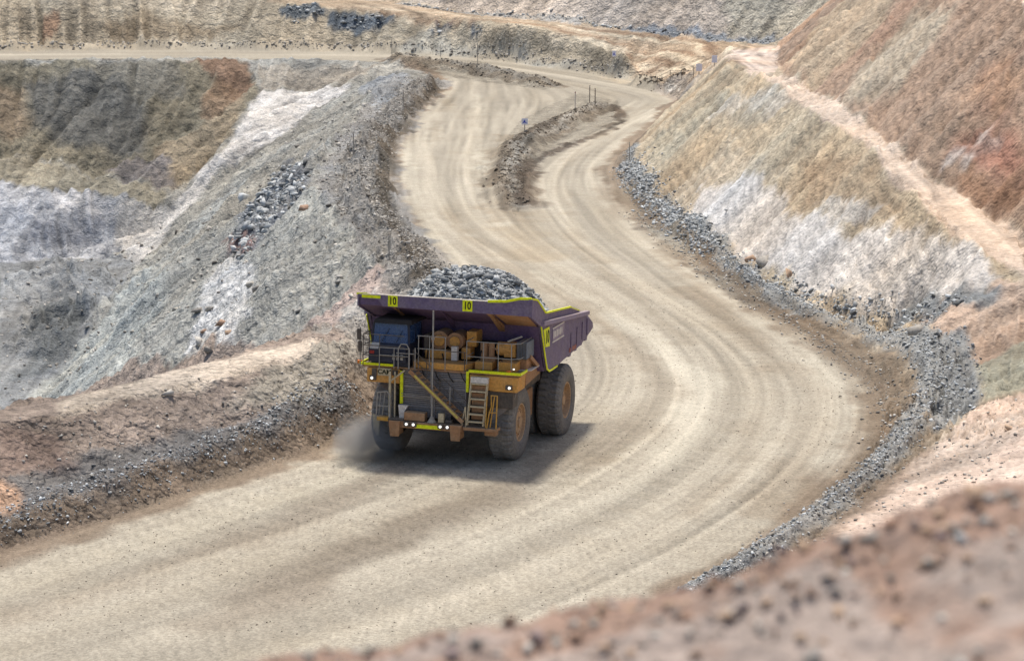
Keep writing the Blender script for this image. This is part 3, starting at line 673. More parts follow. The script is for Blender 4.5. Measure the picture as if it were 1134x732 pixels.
def rocks_mesh(name, P, S, mat, seed=0, smooth_=False):
    rng = np.random.RandomState(seed); n = len(P)
    kind = rng.randint(0, len(ROCKS), n)
    VV = []; FF = []; off = 0
    for k in range(len(ROCKS)):
        idx = np.where(kind == k)[0]
        if len(idx) == 0: continue
        V, Fc = ROCKS[k]
        a = rng.rand(len(idx)) * 6.283; b = rng.normal(0, .5, len(idx)); ca, sa, cb, sb = np.cos(a), np.sin(a), np.cos(b), np.sin(b)
        x = V[None, :, 0] * cb[:, None] + V[None, :, 2] * sb[:, None]; z = -V[None, :, 0] * sb[:, None] + V[None, :, 2] * cb[:, None]; y = np.repeat(V[None, :, 1], len(idx), 0)
        x2 = x * ca[:, None] - y * sa[:, None]; y2 = x * sa[:, None] + y * ca[:, None]
        W = np.stack([x2, y2, z], 2) * S[idx][:, None, None] + P[idx][:, None, :]
        VV.append(W.reshape(-1, 3))
        FF.append((Fc[None] + (np.arange(len(idx)) * len(V))[:, None, None] + off).reshape(-1, 3)); off += len(idx) * len(V)
    V = np.concatenate(VV); Fc = np.concatenate(FF)
    me = bpy.data.meshes.new(name); me.vertices.add(len(V)); me.vertices.foreach_set('co', V.ravel().astype(np.float32))
    me.loops.add(Fc.size); me.loops.foreach_set('vertex_index', Fc.ravel().astype(np.int32))
    me.polygons.add(len(Fc)); me.polygons.foreach_set('loop_start', (np.arange(len(Fc)) * 3).astype(np.int32)); me.update()
    me.materials.append(mat)
    o = bpy.data.objects.new(name, me); COL.objects.link(o); return o
def ground_z(X, Y): return sample(H, np.asarray(X, float), np.asarray(Y, float))
def along(pts, hw, dens, smin, smax, rng, core=.5):
    """random stones in a strip along a ground polyline"""
    X = []; Y = []
    for a, b in zip(pts[:-1], pts[1:]):
        l = math.hypot(b[0] - a[0], b[1] - a[1]); n = rng.poisson(max(l * dens * hw * 2, 0))
        t = rng.rand(n); d = rng.normal(0, hw * core, n); nx, ny = -(b[1] - a[1]) / (l + 1e-6), (b[0] - a[0]) / (l + 1e-6)
        X.append(a[0] + (b[0] - a[0]) * t + nx * d); Y.append(a[1] + (b[1] - a[1]) * t + ny * d)
    X = np.concatenate(X); Y = np.concatenate(Y); s = smin * (1.5 * smax / smin) ** (rng.rand(len(X)) ** 3.4)
    return X, Y, s
def inside(poly, dens, smin, smax, rng):
    pts = [hit(*p) for p in poly]; xs = [p[0] for p in pts]; ys = [p[1] for p in pts]
    n = int((max(xs) - min(xs)) * (max(ys) - min(ys)) * dens); n = min(n, 40000)
    X = rng.uniform(min(xs), max(xs), n); Y = rng.uniform(min(ys), max(ys), n)
    d = polydist(X, Y, pts); keep = d > rng.rand(n) * 2 - .5
    X, Y = X[keep], Y[keep]; s = smin * (1.5 * smax / smin) ** (rng.rand(len(X)) ** 3.4)
    return X, Y, s
def rubble(name, sets, mat, seed, label):
    X = np.concatenate([s[0] for s in sets]); Y = np.concatenate([s[1] for s in sets]); s = np.concatenate([s_[2] for s_ in sets])
    P = np.stack([X, Y, ground_z(X, Y) + s * .25], 1)
    o = rocks_mesh(name, P, s, mat, seed); tag(o, label, 'rubble', kind='stuff'); print(name, len(X)); return o
r_ = np.random.RandomState(11)
rubble('gravel_windrow', [along(BW[4], 1.2, 60, .02, .085, r_)], M_GREY, 1, 'grey gravel windrow along the near left road edge')
rubble('gravel_windrow', [along(BW[3], 1.0, 60, .02, .09, r_), inside([(985, 384), (1030, 372), (1070, 362), (1082, 400), (1088, 432), (1062, 462), (1032, 478), (1036, 440), (1012, 404)], 44, .03, .13, r_)], M_GREY, 2, 'blue grey gravel windrow at the foot of the white clay hillside')
rubble('gravel_windrow', [along([hit(*p) for p in [(696, 180), (705, 200), (730, 225), (760, 252), (790, 275)]], 1.7, 26, .05, .2, r_), along([hit(*p) for p in [(800, 283), (850, 308), (890, 325), (930, 345), (990, 352), (1060, 338)]], 1.0, 16, .045, .2, r_)], M_GREY, 3, 'dark blue rubble patch where the right hillside meets the road')
rubble('gravel_windrow', [along(BW[2], 2.2, 18, .035, .14, r_), inside([(345, 205), (376, 152), (402, 120), (430, 97), (450, 82), (478, 96), (445, 122), (412, 165), (402, 195), (406, 225), (440, 270), (470, 305), (463, 313), (399, 263)], 4.0, .05, .2, r_)], M_MIX, 4, 'grey rubble crest left of the winding lane')
rubble('rubble_chute', [inside([(318, 178), (345, 190), (340, 212), (300, 250), (290, 272), (268, 300), (256, 288), (262, 250), (298, 205)], 4, .10, .55, r_)], M_GREY, 5, 'blocky grey rubble spilled down the slope left of the lane')
rubble('rubble_patch', [inside(p, 2.2, .14, .6, r_) for p in ([(312, 9), (336, 6), (366, 13), (350, 28), (316, 27)], [(366, 14), (430, 16), (436, 21), (400, 36), (368, 29)], [(486, 25), (506, 26), (495, 42), (478, 39)], [(526, 28), (541, 31), (531, 45), (520, 41)])], M_GREY, 6, 'blue grey rubble patches on the tan terrace above the far road')
rubble('gravel_windrow', [along(BW[5], 1.6, 4, .10, .34, r_)], M_MIX, 7, 'gravel strip along the far edge of the pit road')
rubble('berm_clods', [along(BW[0], 1.8, 5, .05, .2, r_), along(BW[1], 3, 3, .06, .26, r_), along(BW[6], 2, 5, .08, .3, r_)], M_DARK, 8, 'dark clods and stones on the island and junction berms')
rubble('loose_stones', [inside([(-100, 560), (0, 470), (120, 440), (300, 404), (400, 380), (425, 420), (400, 470), (200, 538), (0, 600), (-100, 640)], 7, .02, .10, r_)], M_MIX, 9, 'loose stones scattered over the near left earth bank')
rubble('loose_stones', [inside([(0, 300), (120, 285), (200, 240), (300, 165), (380, 100), (420, 110), (345, 205), (399, 263), (450, 315), (330, 370), (60, 435), (0, 450)], .5, .05, .34, r_)], M_MIX, 10, 'loose stones scattered over the grey pit slope')
rubble('loose_stones', [inside([(700, 690), (850, 622), (1000, 512), (1085, 440), (1134, 430), (1134, 640)], 7, .015, .09, r_), along([hit(*p) for p in [(700, 235), (790, 303), (900, 372), (975, 420), (1000, 460), (970, 510), (900, 570), (820, 632)]], 1.8, 10, .02, .11, r_)], M_MIX, 12, 'small stones on the pink ground and brown verge right of the road')
rubble('road_grit', [inside([(0, 700), (0, 620), (400, 490), (500, 400), (600, 300), (700, 300), (960, 420), (960, 500), (800, 630), (500, 720)], 7.0, .012, .034, r_)], M_DARK, 13, 'fine grit scattered over the haul road')
rubble('wall_foot_stones', [along([hit(*p) for p in [(440, 5), (560, 18), (700, 32), (862, 47)]], 1.4, 3, .1, .4, r_)], M_GREY, 14, 'blue grey stones along the foot of the far wall')

# single boulders one could point at
BOULDERS = [(218, 358, .75, 'dark grey boulder at the left edge of the white terraces', M_MIX),
    (232, 357, .55, 'small dark boulder between the grey and rusty ones on the white terrace', M_MIX),
    (244, 366, .85, 'rusty brown boulder resting on the white terraces', M_BROWN),
    (253, 372, .7, 'brown boulder just right of the rusty one on the white terraces', M_BROWN),
    (219, 387, .75, 'dark boulder low on the white terraces above the berm crest', M_MIX),
    (232, 398, .6, 'lowest dark boulder of the white terraces by the berm top', M_MIX),
    (225, 370, .4, 'smallest rusty stone on the white terraces', M_BROWN),
    (271, 226, 1.3, 'pale grey block at the top left of the rubble chute', M_GREY),
    (291, 219, 1.1, 'light block high in the rubble chute', M_GREY),
    (336, 236, .8, 'pinkish boulder beside the rubble chute crest', M_BROWN),
    (847, 292, .8, 'round grey boulder in front of the white clay face', M_MIX),
    (832, 288, .6, 'brown boulder left of the round grey one below the clay face', M_BROWN),
    (872, 308, .65, 'reddish boulder at the foot of the clay face, right of the round grey one', M_BROWN),
    (1016, 375, .8, 'dark boulder crowning the rubble right of the road bend', M_MIX),
    (1118, 474, .35, 'tan angular stone on the pink ground near the right frame edge', M_BROWN),
    (186, 436, .35, 'flat grey stone on the crest of the near left bank', M_MIX)]
for k, (px, py, s, lab, mt) in enumerate(BOULDERS):
    p = hit(px, py); x, y = p[0], p[1]
    o = rocks_mesh('boulder', np.array([[0, 0, 0.]]), np.array([s]), mt, 50 + k)
    o.location = (x, y, float(ground_z(np.array([x]), np.array([y]))[0]) + s * .35)
    tag(o, lab, 'boulder', 'boulders lying on the slopes')

# ------------------------------------------------------------------ the bank right under the camera
def fg_bank():
    nx, ny = 420, 330
    xs = np.linspace(-3.0, 5.5, nx); ys = np.concatenate([np.linspace(1.0, 4.5, 30, endpoint=False), np.linspace(4.5, 7.8, 240, endpoint=False), np.linspace(7.8, 16, 60)])
    X, Y = np.meshgrid(xs, ys)
    cpx = np.array([-500, 100, 250, 300, 400, 480, 560, 640, 720, 800, 880, 960, 1000, 1060, 1134, 1500]); cpy = np.array([1000, 800, 742, 722, 712, 692, 681, 668, 655, 635, 600, 583, 560, 541, 524, 470])
    YC = 7.0
    cx = []; cz = []
    for a, b in zip(cpx, cpy):
        d = raydir(a, b); cx.append(d[0] / d[1] * YC); cz.append(CAM_Z + d[2] / d[1] * YC)
    crest = np.interp(X, cx, cz)
    z = crest - .02 + np.where(Y > YC, -(Y - YC) * .62 - .1 * smooth(0, .4, Y - YC), -(YC - Y) * .05)
    z = np.where(Y < YC, z - .0 * (YC - Y), z)
    z += .035 * fbm(X, Y, .5, 4, 3) + .03 * fbm(X, Y, .10, 3, 9) + .012 * fbm(X, Y, .03, 2, 12)
    me = bpy.data.meshes.new('foreground_bank')
    me.vertices.add(X.size); me.vertices.foreach_set('co', np.stack([X, Y, z], 2).ravel().astype(np.float32))
    jj, ii = np.meshgrid(np.arange(len(ys) - 1), np.arange(nx - 1), indexing='ij'); a = (jj * nx + ii).ravel()
    q = np.stack([a, a + 1, a + nx + 1, a + nx], 1)
    me.loops.add(q.size); me.loops.foreach_set('vertex_index', q.ravel().astype(np.int32))
    me.polygons.add(len(q)); me.polygons.foreach_set('loop_start', (np.arange(len(q)) * 4).astype(np.int32)); me.polygons.foreach_set('use_smooth', np.ones(len(q), bool)); me.update()
    t = fbm(X, Y, .35, 4, 15); t2 = fbm(X, Y, .09, 3, 18); red = smooth(-.25, .35, fbm(X, Y, .28, 4, 25) + .9 * smooth(-.5, .05, Y - YC) - .35)
    c = lin((178, 162, 150))[None, None] * (1 - red[..., None]) + lin((172, 144, 126))[None, None] * red[..., None]
    c = c * .74 * (1 + .16 * t + .24 * t2)[..., None]
    at = me.attributes.new('tint', 'FLOAT_COLOR', 'POINT'); cc = np.ones((X.size, 4), np.float32); cc[:, :3] = np.clip(c, .02, .9).reshape(-1, 3); at.data.foreach_set('color', cc.ravel())
    me.materials.append(ground_mat('bank_earth', .18, 24, .012, speck=.1))
    o = bpy.data.objects.new('foreground_bank', me); COL.objects.link(o); tag(o, 'blurred reddish earth bank close in the lower right corner', 'bank', kind='structure')
    zi = lambda x, y: float(z[min(np.searchsorted(ys, y), len(ys) - 1), min(np.searchsorted(xs, x), nx - 1)])
    rng = np.random.RandomState(4); n = 2400
    x = rng.uniform(-1.2, 2.4, n); y = np.where(rng.rand(n) < .45, rng.normal(6.9, .25, n), rng.uniform(5, 7.6, n)); s = .0045 * (7 ** (rng.rand(n) ** 2.0)); s = np.minimum(s, .034)
    P = np.array([[a, b, zi(a, b) + c_ * .3] for a, b, c_ in zip(x, y, s)])
    h = n // 2
    for nm, sl_, mt, sd_ in (('pebbles', slice(0, h), M_BROWN, 61), ('pebbles', slice(h, int(n * .9)), M_MIX, 62), ('pebbles', slice(int(n * .9), n), rock_mat('purple_stone', (112, 98, 96), (146, 128, 122)), 63)):
        tag(rocks_mesh(nm, P[sl_], s[sl_], mt, sd_), {61: 'reddish pebbles on the blurred foreground bank', 62: 'pale grey pebbles on the blurred foreground bank', 63: 'dark pebbles on the blurred foreground bank'}[sd_], 'pebbles', kind='stuff')
    d = raydir(1076, 545); x = d[0] / d[1] * 6.9
    big = rocks_mesh('stone', np.array([[0, 0, 0.]]), np.array([.055]), M_BROWN, 70); big.location = (x, 6.9, zi(x, 6.9) + .03); tag(big, 'blurred rusty stone standing highest on the foreground bank', 'stone', 'larger stones on the foreground bank')
    d = raydir(1065, 580); x = d[0] / d[1] * 6.6
    big = rocks_mesh('stone', np.array([[0, 0, 0.]]), np.array([.03]), M_GREY, 71); big.location = (x, 6.6, zi(x, 6.6) + .015); tag(big, 'blurred blue grey stone below the rusty one on the foreground bank', 'stone', 'larger stones on the foreground bank')
fg_bank()
# ------------------------------------------------------------------ the haul truck
def paint(name, rgb, dust=.35, rough=.55, metal=0.0, emit=None, dustc=(176, 156, 124), bump=.0):
    m, nd, lk, bs = new_mat(name)
    c = lin(rgb)
    tc = N(nd, 'ShaderNodeTexCoord'); n1 = N(nd, 'ShaderNodeTexNoise'); n1.inputs['Scale'].default_value = 1.4; n1.inputs['Detail'].default_value = 8; n1.inputs['Roughness'].default_value = .65
    n2 = N(nd, 'ShaderNodeTexNoise'); n2.inputs['Scale'].default_value = 9; n2.inputs['Detail'].default_value = 4
    lk.new(tc.outputs['Object'], n1.inputs['Vector']); lk.new(tc.outputs['Object'], n2.inputs['Vector'])
    geo_ = N(nd, 'ShaderNodeNewGeometry'); sp = N(nd, 'ShaderNodeSeparateXYZ'); lk.new(geo_.outputs['Normal'], sp.inputs[0])
    up = N(nd, 'ShaderNodeMapRange'); up.inputs[1].default_value = .2; up.inputs[2].default_value = 1; up.inputs[3].default_value = 0; up.inputs[4].default_value = .45; lk.new(sp.outputs[2], up.inputs[0])
    mr = N(nd, 'ShaderNodeMapRange'); mr.inputs[1].default_value = .38; mr.inputs[2].default_value = .72; mr.inputs[3].default_value = dust * .35; mr.inputs[4].default_value = dust * 1.5; lk.new(n1.outputs[0], mr.inputs[0])
    ad = N(nd, 'ShaderNodeMath', operation='ADD', use_clamp=True); lk.new(mr.outputs[0], ad.inputs[0])
    mu = N(nd, 'ShaderNodeMath', operation='MULTIPLY'); lk.new(up.outputs[0], mu.inputs[0]); mu.inputs[1].default_value = min(1, dust * 2.4); lk.new(mu.outputs[0], ad.inputs[1])
    mx = N(nd, 'ShaderNodeMix', data_type='RGBA'); mx.inputs[6].default_value = (*c, 1); mx.inputs[7].default_value = (*(lin(dustc) * .8), 1); lk.new(ad.outputs[0], mx.inputs[0])
    mv = N(nd, 'ShaderNodeMapRange'); mv.inputs[1].default_value = .3; mv.inputs[2].default_value = .7; mv.inputs[3].default_value = .8; mv.inputs[4].default_value = 1.18; lk.new(n2.outputs[0], mv.inputs[0])
    vm = N(nd, 'ShaderNodeVectorMath', operation='SCALE'); lk.new(mx.outputs[2], vm.inputs[0]); lk.new(mv.outputs[0], vm.inputs['Scale'])
    lk.new(vm.outputs[0], bs.inputs['Base Color'])
    rr = N(nd, 'ShaderNodeMapRange'); rr.inputs[3].default_value = rough; rr.inputs[4].default_value = .95; lk.new(ad.outputs[0], rr.inputs[0]); lk.new(rr.outputs[0], bs.inputs['Roughness'])
    bs.inputs['Metallic'].default_value = metal; bs.inputs['Specular IOR Level'].default_value = .3
    if bump:
        bp = N(nd, 'ShaderNodeBump'); bp.inputs['Distance'].default_value = bump; lk.new(n2.outputs[0], bp.inputs['Height']); lk.new(bp.outputs[0], bs.inputs['Normal'])
    if emit: bs.inputs['Emission Color'].default_value = (*emit[:3], 1); bs.inputs['Emission Strength'].default_value = emit[3]
    return m
M = {
 'purple': paint('purple_paint', (100, 84, 118), .34, .5, dustc=(166, 152, 146)),
 'purple_in': paint('purple_paint_underside', (90, 72, 112), .25, .6, dustc=(150, 128, 110)),
 'rail': paint('pale_purple_rail', (140, 126, 152), .3, .5),
 'ochre': paint('dusty_ochre_paint', (214, 152, 66), .34, .6, dustc=(186, 154, 116)),
 'brown': paint('dirty_brown_metal', (158, 112, 74), .45, .7, dustc=(184, 156, 124)),
 'dark': paint('dark_steel', (66, 61, 58), .35, .6, dustc=(150, 134, 114)),
 'black': paint('black_grime', (30, 28, 28), .18, .7, dustc=(96, 84, 72)),
 'radiator': paint('radiator_grey', (128, 124, 124), .35, .6, dustc=(170, 156, 142)),
 'navy': paint('navy_cab_paint', (28, 34, 54), .10, .35, dustc=(120, 116, 112)),
 'cream': paint('worn_cream_steel', (200, 184, 150), .4, .6),
 'galv': paint('grey_handrail_steel', (150, 146, 140), .25, .5),
 'hivis': paint('yellow_reflective_tape', (232, 236, 20), .06, .5, dustc=(190, 190, 90)),
 'tyre': paint('dusty_rubber', (98, 95, 92), .5, .9, dustc=(162, 154, 142), bump=.01),
 'rim': paint('dusty_rim', (186, 146, 104), .5, .7, dustc=(190, 164, 134)),
 'white': paint('dusty_white_paint', (222, 214, 204), .25, .6),
 'red': paint('red_lens', (150, 24, 22), .1, .4),
 'amber': paint('amber_lens', (220, 116, 20), .1, .4),
 'text': paint('black_lettering', (40, 40, 16), .05, .6, dustc=(90, 90, 30)),
 'greybox': paint('blue_grey_grid_box', (96, 108, 122), .2, .5),
 'lamp': paint('lit_lamp', (255, 250, 240), 0, .4, emit=(1, .97, .9, 1.2)),
 'skin': paint('skin', (170, 120, 95), 0, .6), 'vest': paint('hi_vis_cloth', (200, 220, 60), 0, .9), 'seatm': paint('grey_seat_cloth', (70, 74, 82), 0, .9),
}
def glass_mat():
    m, nd, lk, bs = new_mat('cab_glass')
    bs.inputs['Base Color'].default_value = (.06, .12, .27, 1); bs.inputs['Roughness'].default_value = .06; bs.inputs['Specular IOR Level'].default_value = .9; bs.inputs['Alpha'].default_value = .6  # blue sky reflection put into the base colour
    return m
M['glass'] = glass_mat()
for k_ in ('purple', 'purple_in', 'ochre', 'brown'):          # dents and scraped steel
    nd_, lk_ = M[k_].node_tree.nodes, M[k_].node_tree.links; tc_ = nd_.new('ShaderNodeTexCoord'); tn = nd_.new('ShaderNodeTexNoise'); tn.inputs['Scale'].default_value = 1.1; tn.inputs['Detail'].default_value = 5; lk_.new(tc_.outputs['Object'], tn.inputs['Vector'])
    bb = nd_.new('ShaderNodeBump'); bb.inputs['Distance'].default_value = .12; lk_.new(tn.outputs[0], bb.inputs['Height']); lk_.new(bb.outputs[0], nd_['Principled BSDF'].inputs['Normal'])

class MB:
    def __init__(s): s.bm = bmesh.new()
    def box(s, x0, x1, y0, y1, z0, z1):
        v = [s.bm.verts.new(p) for p in ((x0, y0, z0), (x1, y0, z0), (x1, y1, z0), (x0, y1, z0), (x0, y0, z1), (x1, y0, z1), (x1, y1, z1), (x0, y1, z1))]
        for f in ((0, 3, 2, 1), (4, 5, 6, 7), (0, 1, 5, 4), (1, 2, 6, 5), (2, 3, 7, 6), (3, 0, 4, 7)): s.bm.faces.new([v[i] for i in f])
        return s
    def hexa(s, b, t):
        """eight corners: bottom quad then top quad, any shape"""
        v = [s.bm.verts.new(p) for p in list(b) + list(t)]
        for f in ((0, 3, 2, 1), (4, 5, 6, 7), (0, 1, 5, 4), (1, 2, 6, 5), (2, 3, 7, 6), (3, 0, 4, 7)): s.bm.faces.new([v[i] for i in f])
        return s
    def prism(s, pts, axis, a, b):
        """polygon in the other two axes pushed from a to b along axis"""
        def mk(p, t):
            if axis == 0: return (t, p[0], p[1])
            if axis == 1: return (p[0], t, p[1])
            return (p[0], p[1], t)
        A = [s.bm.verts.new(mk(p, a)) for p in pts]; B = [s.bm.verts.new(mk(p, b)) for p in pts]
        s.bm.faces.new(A); s.bm.faces.new(B[::-1]); n = len(pts)
        for i in range(n): s.bm.faces.new([A[i], B[i], B[(i + 1) % n], A[(i + 1) % n]])
        return s
    def tube(s, pts, r, seg=8):
        for p, q in zip(pts[:-1], pts[1:]):
            p, q = Vector(p), Vector(q); d = q - p
            if d.length < 1e-6: continue
            mt = Matrix.Translation((p + q) / 2) @ d.to_track_quat('Z', 'Y').to_matrix().to_4x4()
            bmesh.ops.create_cone(s.bm, cap_ends=True, segments=seg, radius1=r, radius2=r, depth=d.length + r * .8, matrix=mt)
        return s
    def bar(s, p, q, w, h):
        p, q = Vector(p), Vector(q); d = q - p
        mt = Matrix.Translation((p + q) / 2) @ d.to_track_quat('Z', 'Y').to_matrix().to_4x4() @ Matrix.Diagonal((w, h, d.length, 1))
        bmesh.ops.create_cube(s.bm, size=1, matrix=mt); return s
    def cyl(s, c, r, h, axis='Y', seg=24, r2=None):
        rot = {'Z': Matrix.Identity(4), 'Y': Matrix.Rotation(R(90), 4, 'X'), 'X': Matrix.Rotation(R(90), 4, 'Y')}[axis]
        bmesh.ops.create_cone(s.bm, cap_ends=True, segments=seg, radius1=r, radius2=r if r2 is None else r2, depth=h, matrix=Matrix.Translation(c) @ rot); return s
    def build(s, name, mat, parent=None, bevel=0, smooth_=False):
        bmesh.ops.recalc_face_normals(s.bm, faces=s.bm.faces)
        me = bpy.data.meshes.new(name); s.bm.to_mesh(me); s.bm.free()
        me.materials.append(mat)
        if smooth_:
            me.polygons.foreach_set('use_smooth', np.ones(len(me.polygons), bool))
        o = bpy.data.objects.new(name, me); COL.objects.link(o)
        if parent: o.parent = parent
        if bevel:
            b = o.modifiers.new('bevel', 'BEVEL'); b.width = bevel; b.segments = 2; b.limit_method = 'ANGLE'
        return o

TYAW = R(16.0); TS = math.atan(.07)
truck = bpy.data.objects.new('haul_truck', None); COL.objects.link(truck)
tag(truck, 'giant purple and ochre mining haul truck loaded with grey rock on the dirt road', 'haul truck')
Rm = Matrix.Rotation(-TYAW, 4, 'Z') @ Matrix.Rotation(-TS, 4, 'X')
truck.matrix_world = Matrix.Translation((-3.25, 115.0, float(zroad(115.0)) + .01)) @ Rm

# wheels -------------------------------------------------------------
def tyre_mesh(Rt=2.0, W=1.4):
    bm = bmesh.new(); NS = 132
    prof = [(-.40, .98), (-.47, 1.10), (-.50, 1.35), (-.495, 1.62), (-.46, 1.80), (-.42, 1.90), (-.34, 2.0), (-.17, 2.0), (-.05, 1.985), (.05, 1.985), (.17, 2.0), (.34, 2.0), (.42, 1.90), (.46, 1.80), (.495, 1.62), (.50, 1.35), (.47, 1.10), (.40, .98)]
    rings = []
    for k in range(NS):
        a = 2 * math.pi * k / NS; ring = []
        for i, (x, r) in enumerate(prof):
            side = -1 if x < 0 else 1
            ph = (k + (2 if side > 0 else 0)) % 4
            groove = ph in (0,)
            rr = r * Rt / 2.0
            if 5 <= i <= 12 and groove and i not in (8, 9): rr -= .085
            if i in (4, 13) and groove: rr -= .03
            ring.append(bm.verts.new((x * W, rr * math.cos(a), rr * math.sin(a))))
        rings.append(ring)
    for k in range(NS):
        A, B = rings[k], rings[(k + 1) % NS]
        for i in range(len(prof) - 1): bm.faces.new((A[i], A[i + 1], B[i + 1], B[i]))
    bmesh.ops.recalc_face_normals(bm, faces=bm.faces)
    me = bpy.data.meshes.new('tyre'); bm.to_mesh(me); bm.free(); me.materials.append(M['tyre']); return me
def lathe(prof, seg=48):
    bm = bmesh.new(); rings = []
    for k in range(seg):
        a = 2 * math.pi * k / seg; rings.append([bm.verts.new((x, r * math.cos(a), r * math.sin(a))) for x, r in prof])
    for k in range(seg):
        A, B = rings[k], rings[(k + 1) % seg]
        for i in range(len(prof) - 1): bm.faces.new((A[i], A[i + 1], B[i + 1], B[i]))
    bmesh.ops.remove_doubles(bm, verts=bm.verts, dist=1e-4)
    bmesh.ops.recalc_face_normals(bm, faces=bm.faces)
    return bm
def rim_mesh(front):
    if front: prof = [(.52, 1.02), (.60, 1.00), (.60, .93), (.46, .90), (.40, .80), (.42, .62), (.50, .56), (.52, .30), (.60, .27), (.60, .0001)]
    else: prof = [(.52, 1.02), (.60, 1.00), (.60, .93), (.30, .88), (.12, .72), (.10, .60), (.34, .55), (.38, .32), (.48, .28), (.48, .0001)]
    bm = lathe(prof)
    for k in range(20):
        a = 2 * math.pi * k / 20; r = .72 if front else .66; xx = .43 if front else .14
        bmesh.ops.create_cone(bm, cap_ends=True, segments=6, radius1=.035, radius2=.035, depth=.1, matrix=Matrix.Translation((xx, r * math.cos(a), r * math.sin(a))) @ Matrix.Rotation(R(90), 4, 'Y'))
    me = bpy.data.meshes.new('rim'); bm.to_mesh(me); bm.free(); me.materials.append(M['rim']); return me
TM = tyre_mesh(); RF_ = rim_mesh(True); RR_ = rim_mesh(False)
for (x, y, front, flip) in ((3.2, 0, 1, 1), (-3.2, 0, 1, -1), (3.95, 6.65, 0, 1), (2.42, 6.65, 0, 1), (-3.95, 6.65, 0, -1), (-2.42, 6.65, 0, -1)):
    t = bpy.data.objects.new('tyre', TM); COL.objects.link(t); t.parent = truck; t.location = (x, y, 1.97); t.rotation_euler = (R(17 * x), 0, 0)
    if flip < 0: t.rotation_euler = (R(17 * x), 0, R(180))
    if abs(x) > 2.5:
        r = bpy.data.objects.new('rim', RF_ if front else RR_); COL.objects.link(r); r.parent = t
        if not front: pass
# chassis -------------------------------------------------------------
b = MB(); b.box(-1.35, -.75, -2.5, 10.4, 1.7, 2.6).box(.75, 1.35, -2.5, 10.4, 1.7, 2.6); b.box(-1.3, 1.3, 3.2, 3.9, 1.8, 2.9).box(-1.3, 1.3, -.6, .6, 1.5, 2.4)
b.build('chassis', M['black'], truck, .04)
MB().cyl((0, 0, 1.95), .42, 5.6, 'X').build('front_axle', M['black'], truck)
MB().cyl((0, 6.65, 1.97), .72, 5.2, 'X').cyl((0, 6.65, 1.97), 1.05, 1.3, 'X').build('rear_axle', M['black'], truck)
MB().box(1.6, 3.3, 2.75, 4.25, 1.5, 3.1).build('fuel_tank', M['brown'], truck, .12)
MB().box(-3.3, -1.6, 2.75, 4.25, 1.5, 3.1).build('hydraulic_tank', M['brown'], truck, .12)
MB().box(-1.9, 1.6, -1.9, 3.6, 2.3, 4.7).build('engine_block', M['black'], truck, .05)
for a_, b_ in ((1.7, 3.6), (-3.6, -1.7)): MB().box(a_, b_, 1.5, 4.6, 3.4, 4.6).build('side_equipment', M['dark'], truck, .05)
for sx in (-1, 1):
    MB().tube([(sx * 1.75, 3.2, 2.2), (sx * 2.0, 4.2, 5.2)], .22, 14).build('hoist_cylinder', M['dark'], truck)
    MB().tube([(sx * 2.35, -.1, 1.9), (sx * 1.9, -.5, 4.2)], .24, 14).build('suspension_strut', M['brown'], truck)

# radiator and bumper -------------------------------------------------
g = MB().box(-1.98, 1.5, -2.18, -1.95, 2.3, 4.78).build('radiator', M['radiator'], truck)
sl_ = MB()
for k in range(23): sl_.hexa([(-1.9, -2.24, 2.38 + k * .104), (1.42, -2.24, 2.38 + k * .104), (1.42, -2.18, 2.40 + k * .104), (-1.9, -2.18, 2.40 + k * .104)], [(-1.9, -2.24, 2.42 + k * .104), (1.42, -2.24, 2.42 + k * .104), (1.42, -2.18, 2.45 + k * .104), (-1.9, -2.18, 2.45 + k * .104)])
for z in (2.88, 3.4, 3.92, 4.42): sl_.box(-1.97, 1.49, -2.27, -2.2, z - .03, z + .03)
for x in (-1.97, -.25, 1.43): sl_.box(x, x + .06, -2.28, -2.2, 2.3, 4.76)
sl_.build('grille', M['radiator'], g)
bp_ = MB().box(-2.42, 1.55, -3.15, -2.55, 1.88, 2.22).build('bumper', M['brown'], truck, .03)
MB().box(-.95, .42, -3.175, -3.152, 1.93, 2.12).build('reflective_strip', M['hivis'], bp_)
for x0 in (-2.38, .92):
    MB().prism([(x0, 2.24), (x0 + .62, 2.24), (x0 + .56, 1.42), (x0 + .08, 1.42)], 1, -3.28, -3.17).box(x0 + .06, x0 + .56, -3.17, -2.5, 1.5, 2.2).build('tow_bracket', M['brown'], bp_, .02)
for x in (-1.42, -1.04, .42, .80):
    h = MB().box(x - .16, x + .16, -3.24, -3.1, 1.98, 2.24).build('headlight', M['dark'], truck, .02)
    MB().cyl((x, -3.25, 2.11), .07, .04, 'Y', 16).build('lens', M['lamp'], h)
MB().box(-2.5, -1.62, -3.1, -2.3, 2.225, 2.3).box(-2.5, 3.3, -3.0, -2.3, 2.1, 2.2).build('bumper_step', M['dark'], truck, .02)
MB().box(-1.62, -.5, -3.05, -2.55, 2.26, 2.70).build('bumper_toolbox', M['brown'], truck, .03)
MB().box(.22, .52, -3.0, -2.75, 2.26, 2.76).build('control_box', M['cream'], truck, .02)
MB().box(.60, .95, -3.0, -2.75, 2.26, 2.42).build('bumper_valve', M['dark'], truck, .02)
MB().cyl((-.12, -3.0, 2.42), .24, .32, 'Z', 16, .05).tube([(-.12, -3.0, 2.5), (-.14, -2.9, 8.05)], .045, 10).tube([(-.21, -2.95, 3.2), (-.22, -2.9, 5.2)], .02).cyl((-.14, -2.92, 6.62), .09, .1, 'Z', 10).build('marker_mast', M['galv'], truck)
MB().prism([(-2.05, 2.98), (-1.5, 2.98), (-1.7, 2.66), (-1.74, 2.28), (-1.98, 2.28)], 1, -2.72, -2.5).build('bumper_bracket', M['white'], truck, .01)
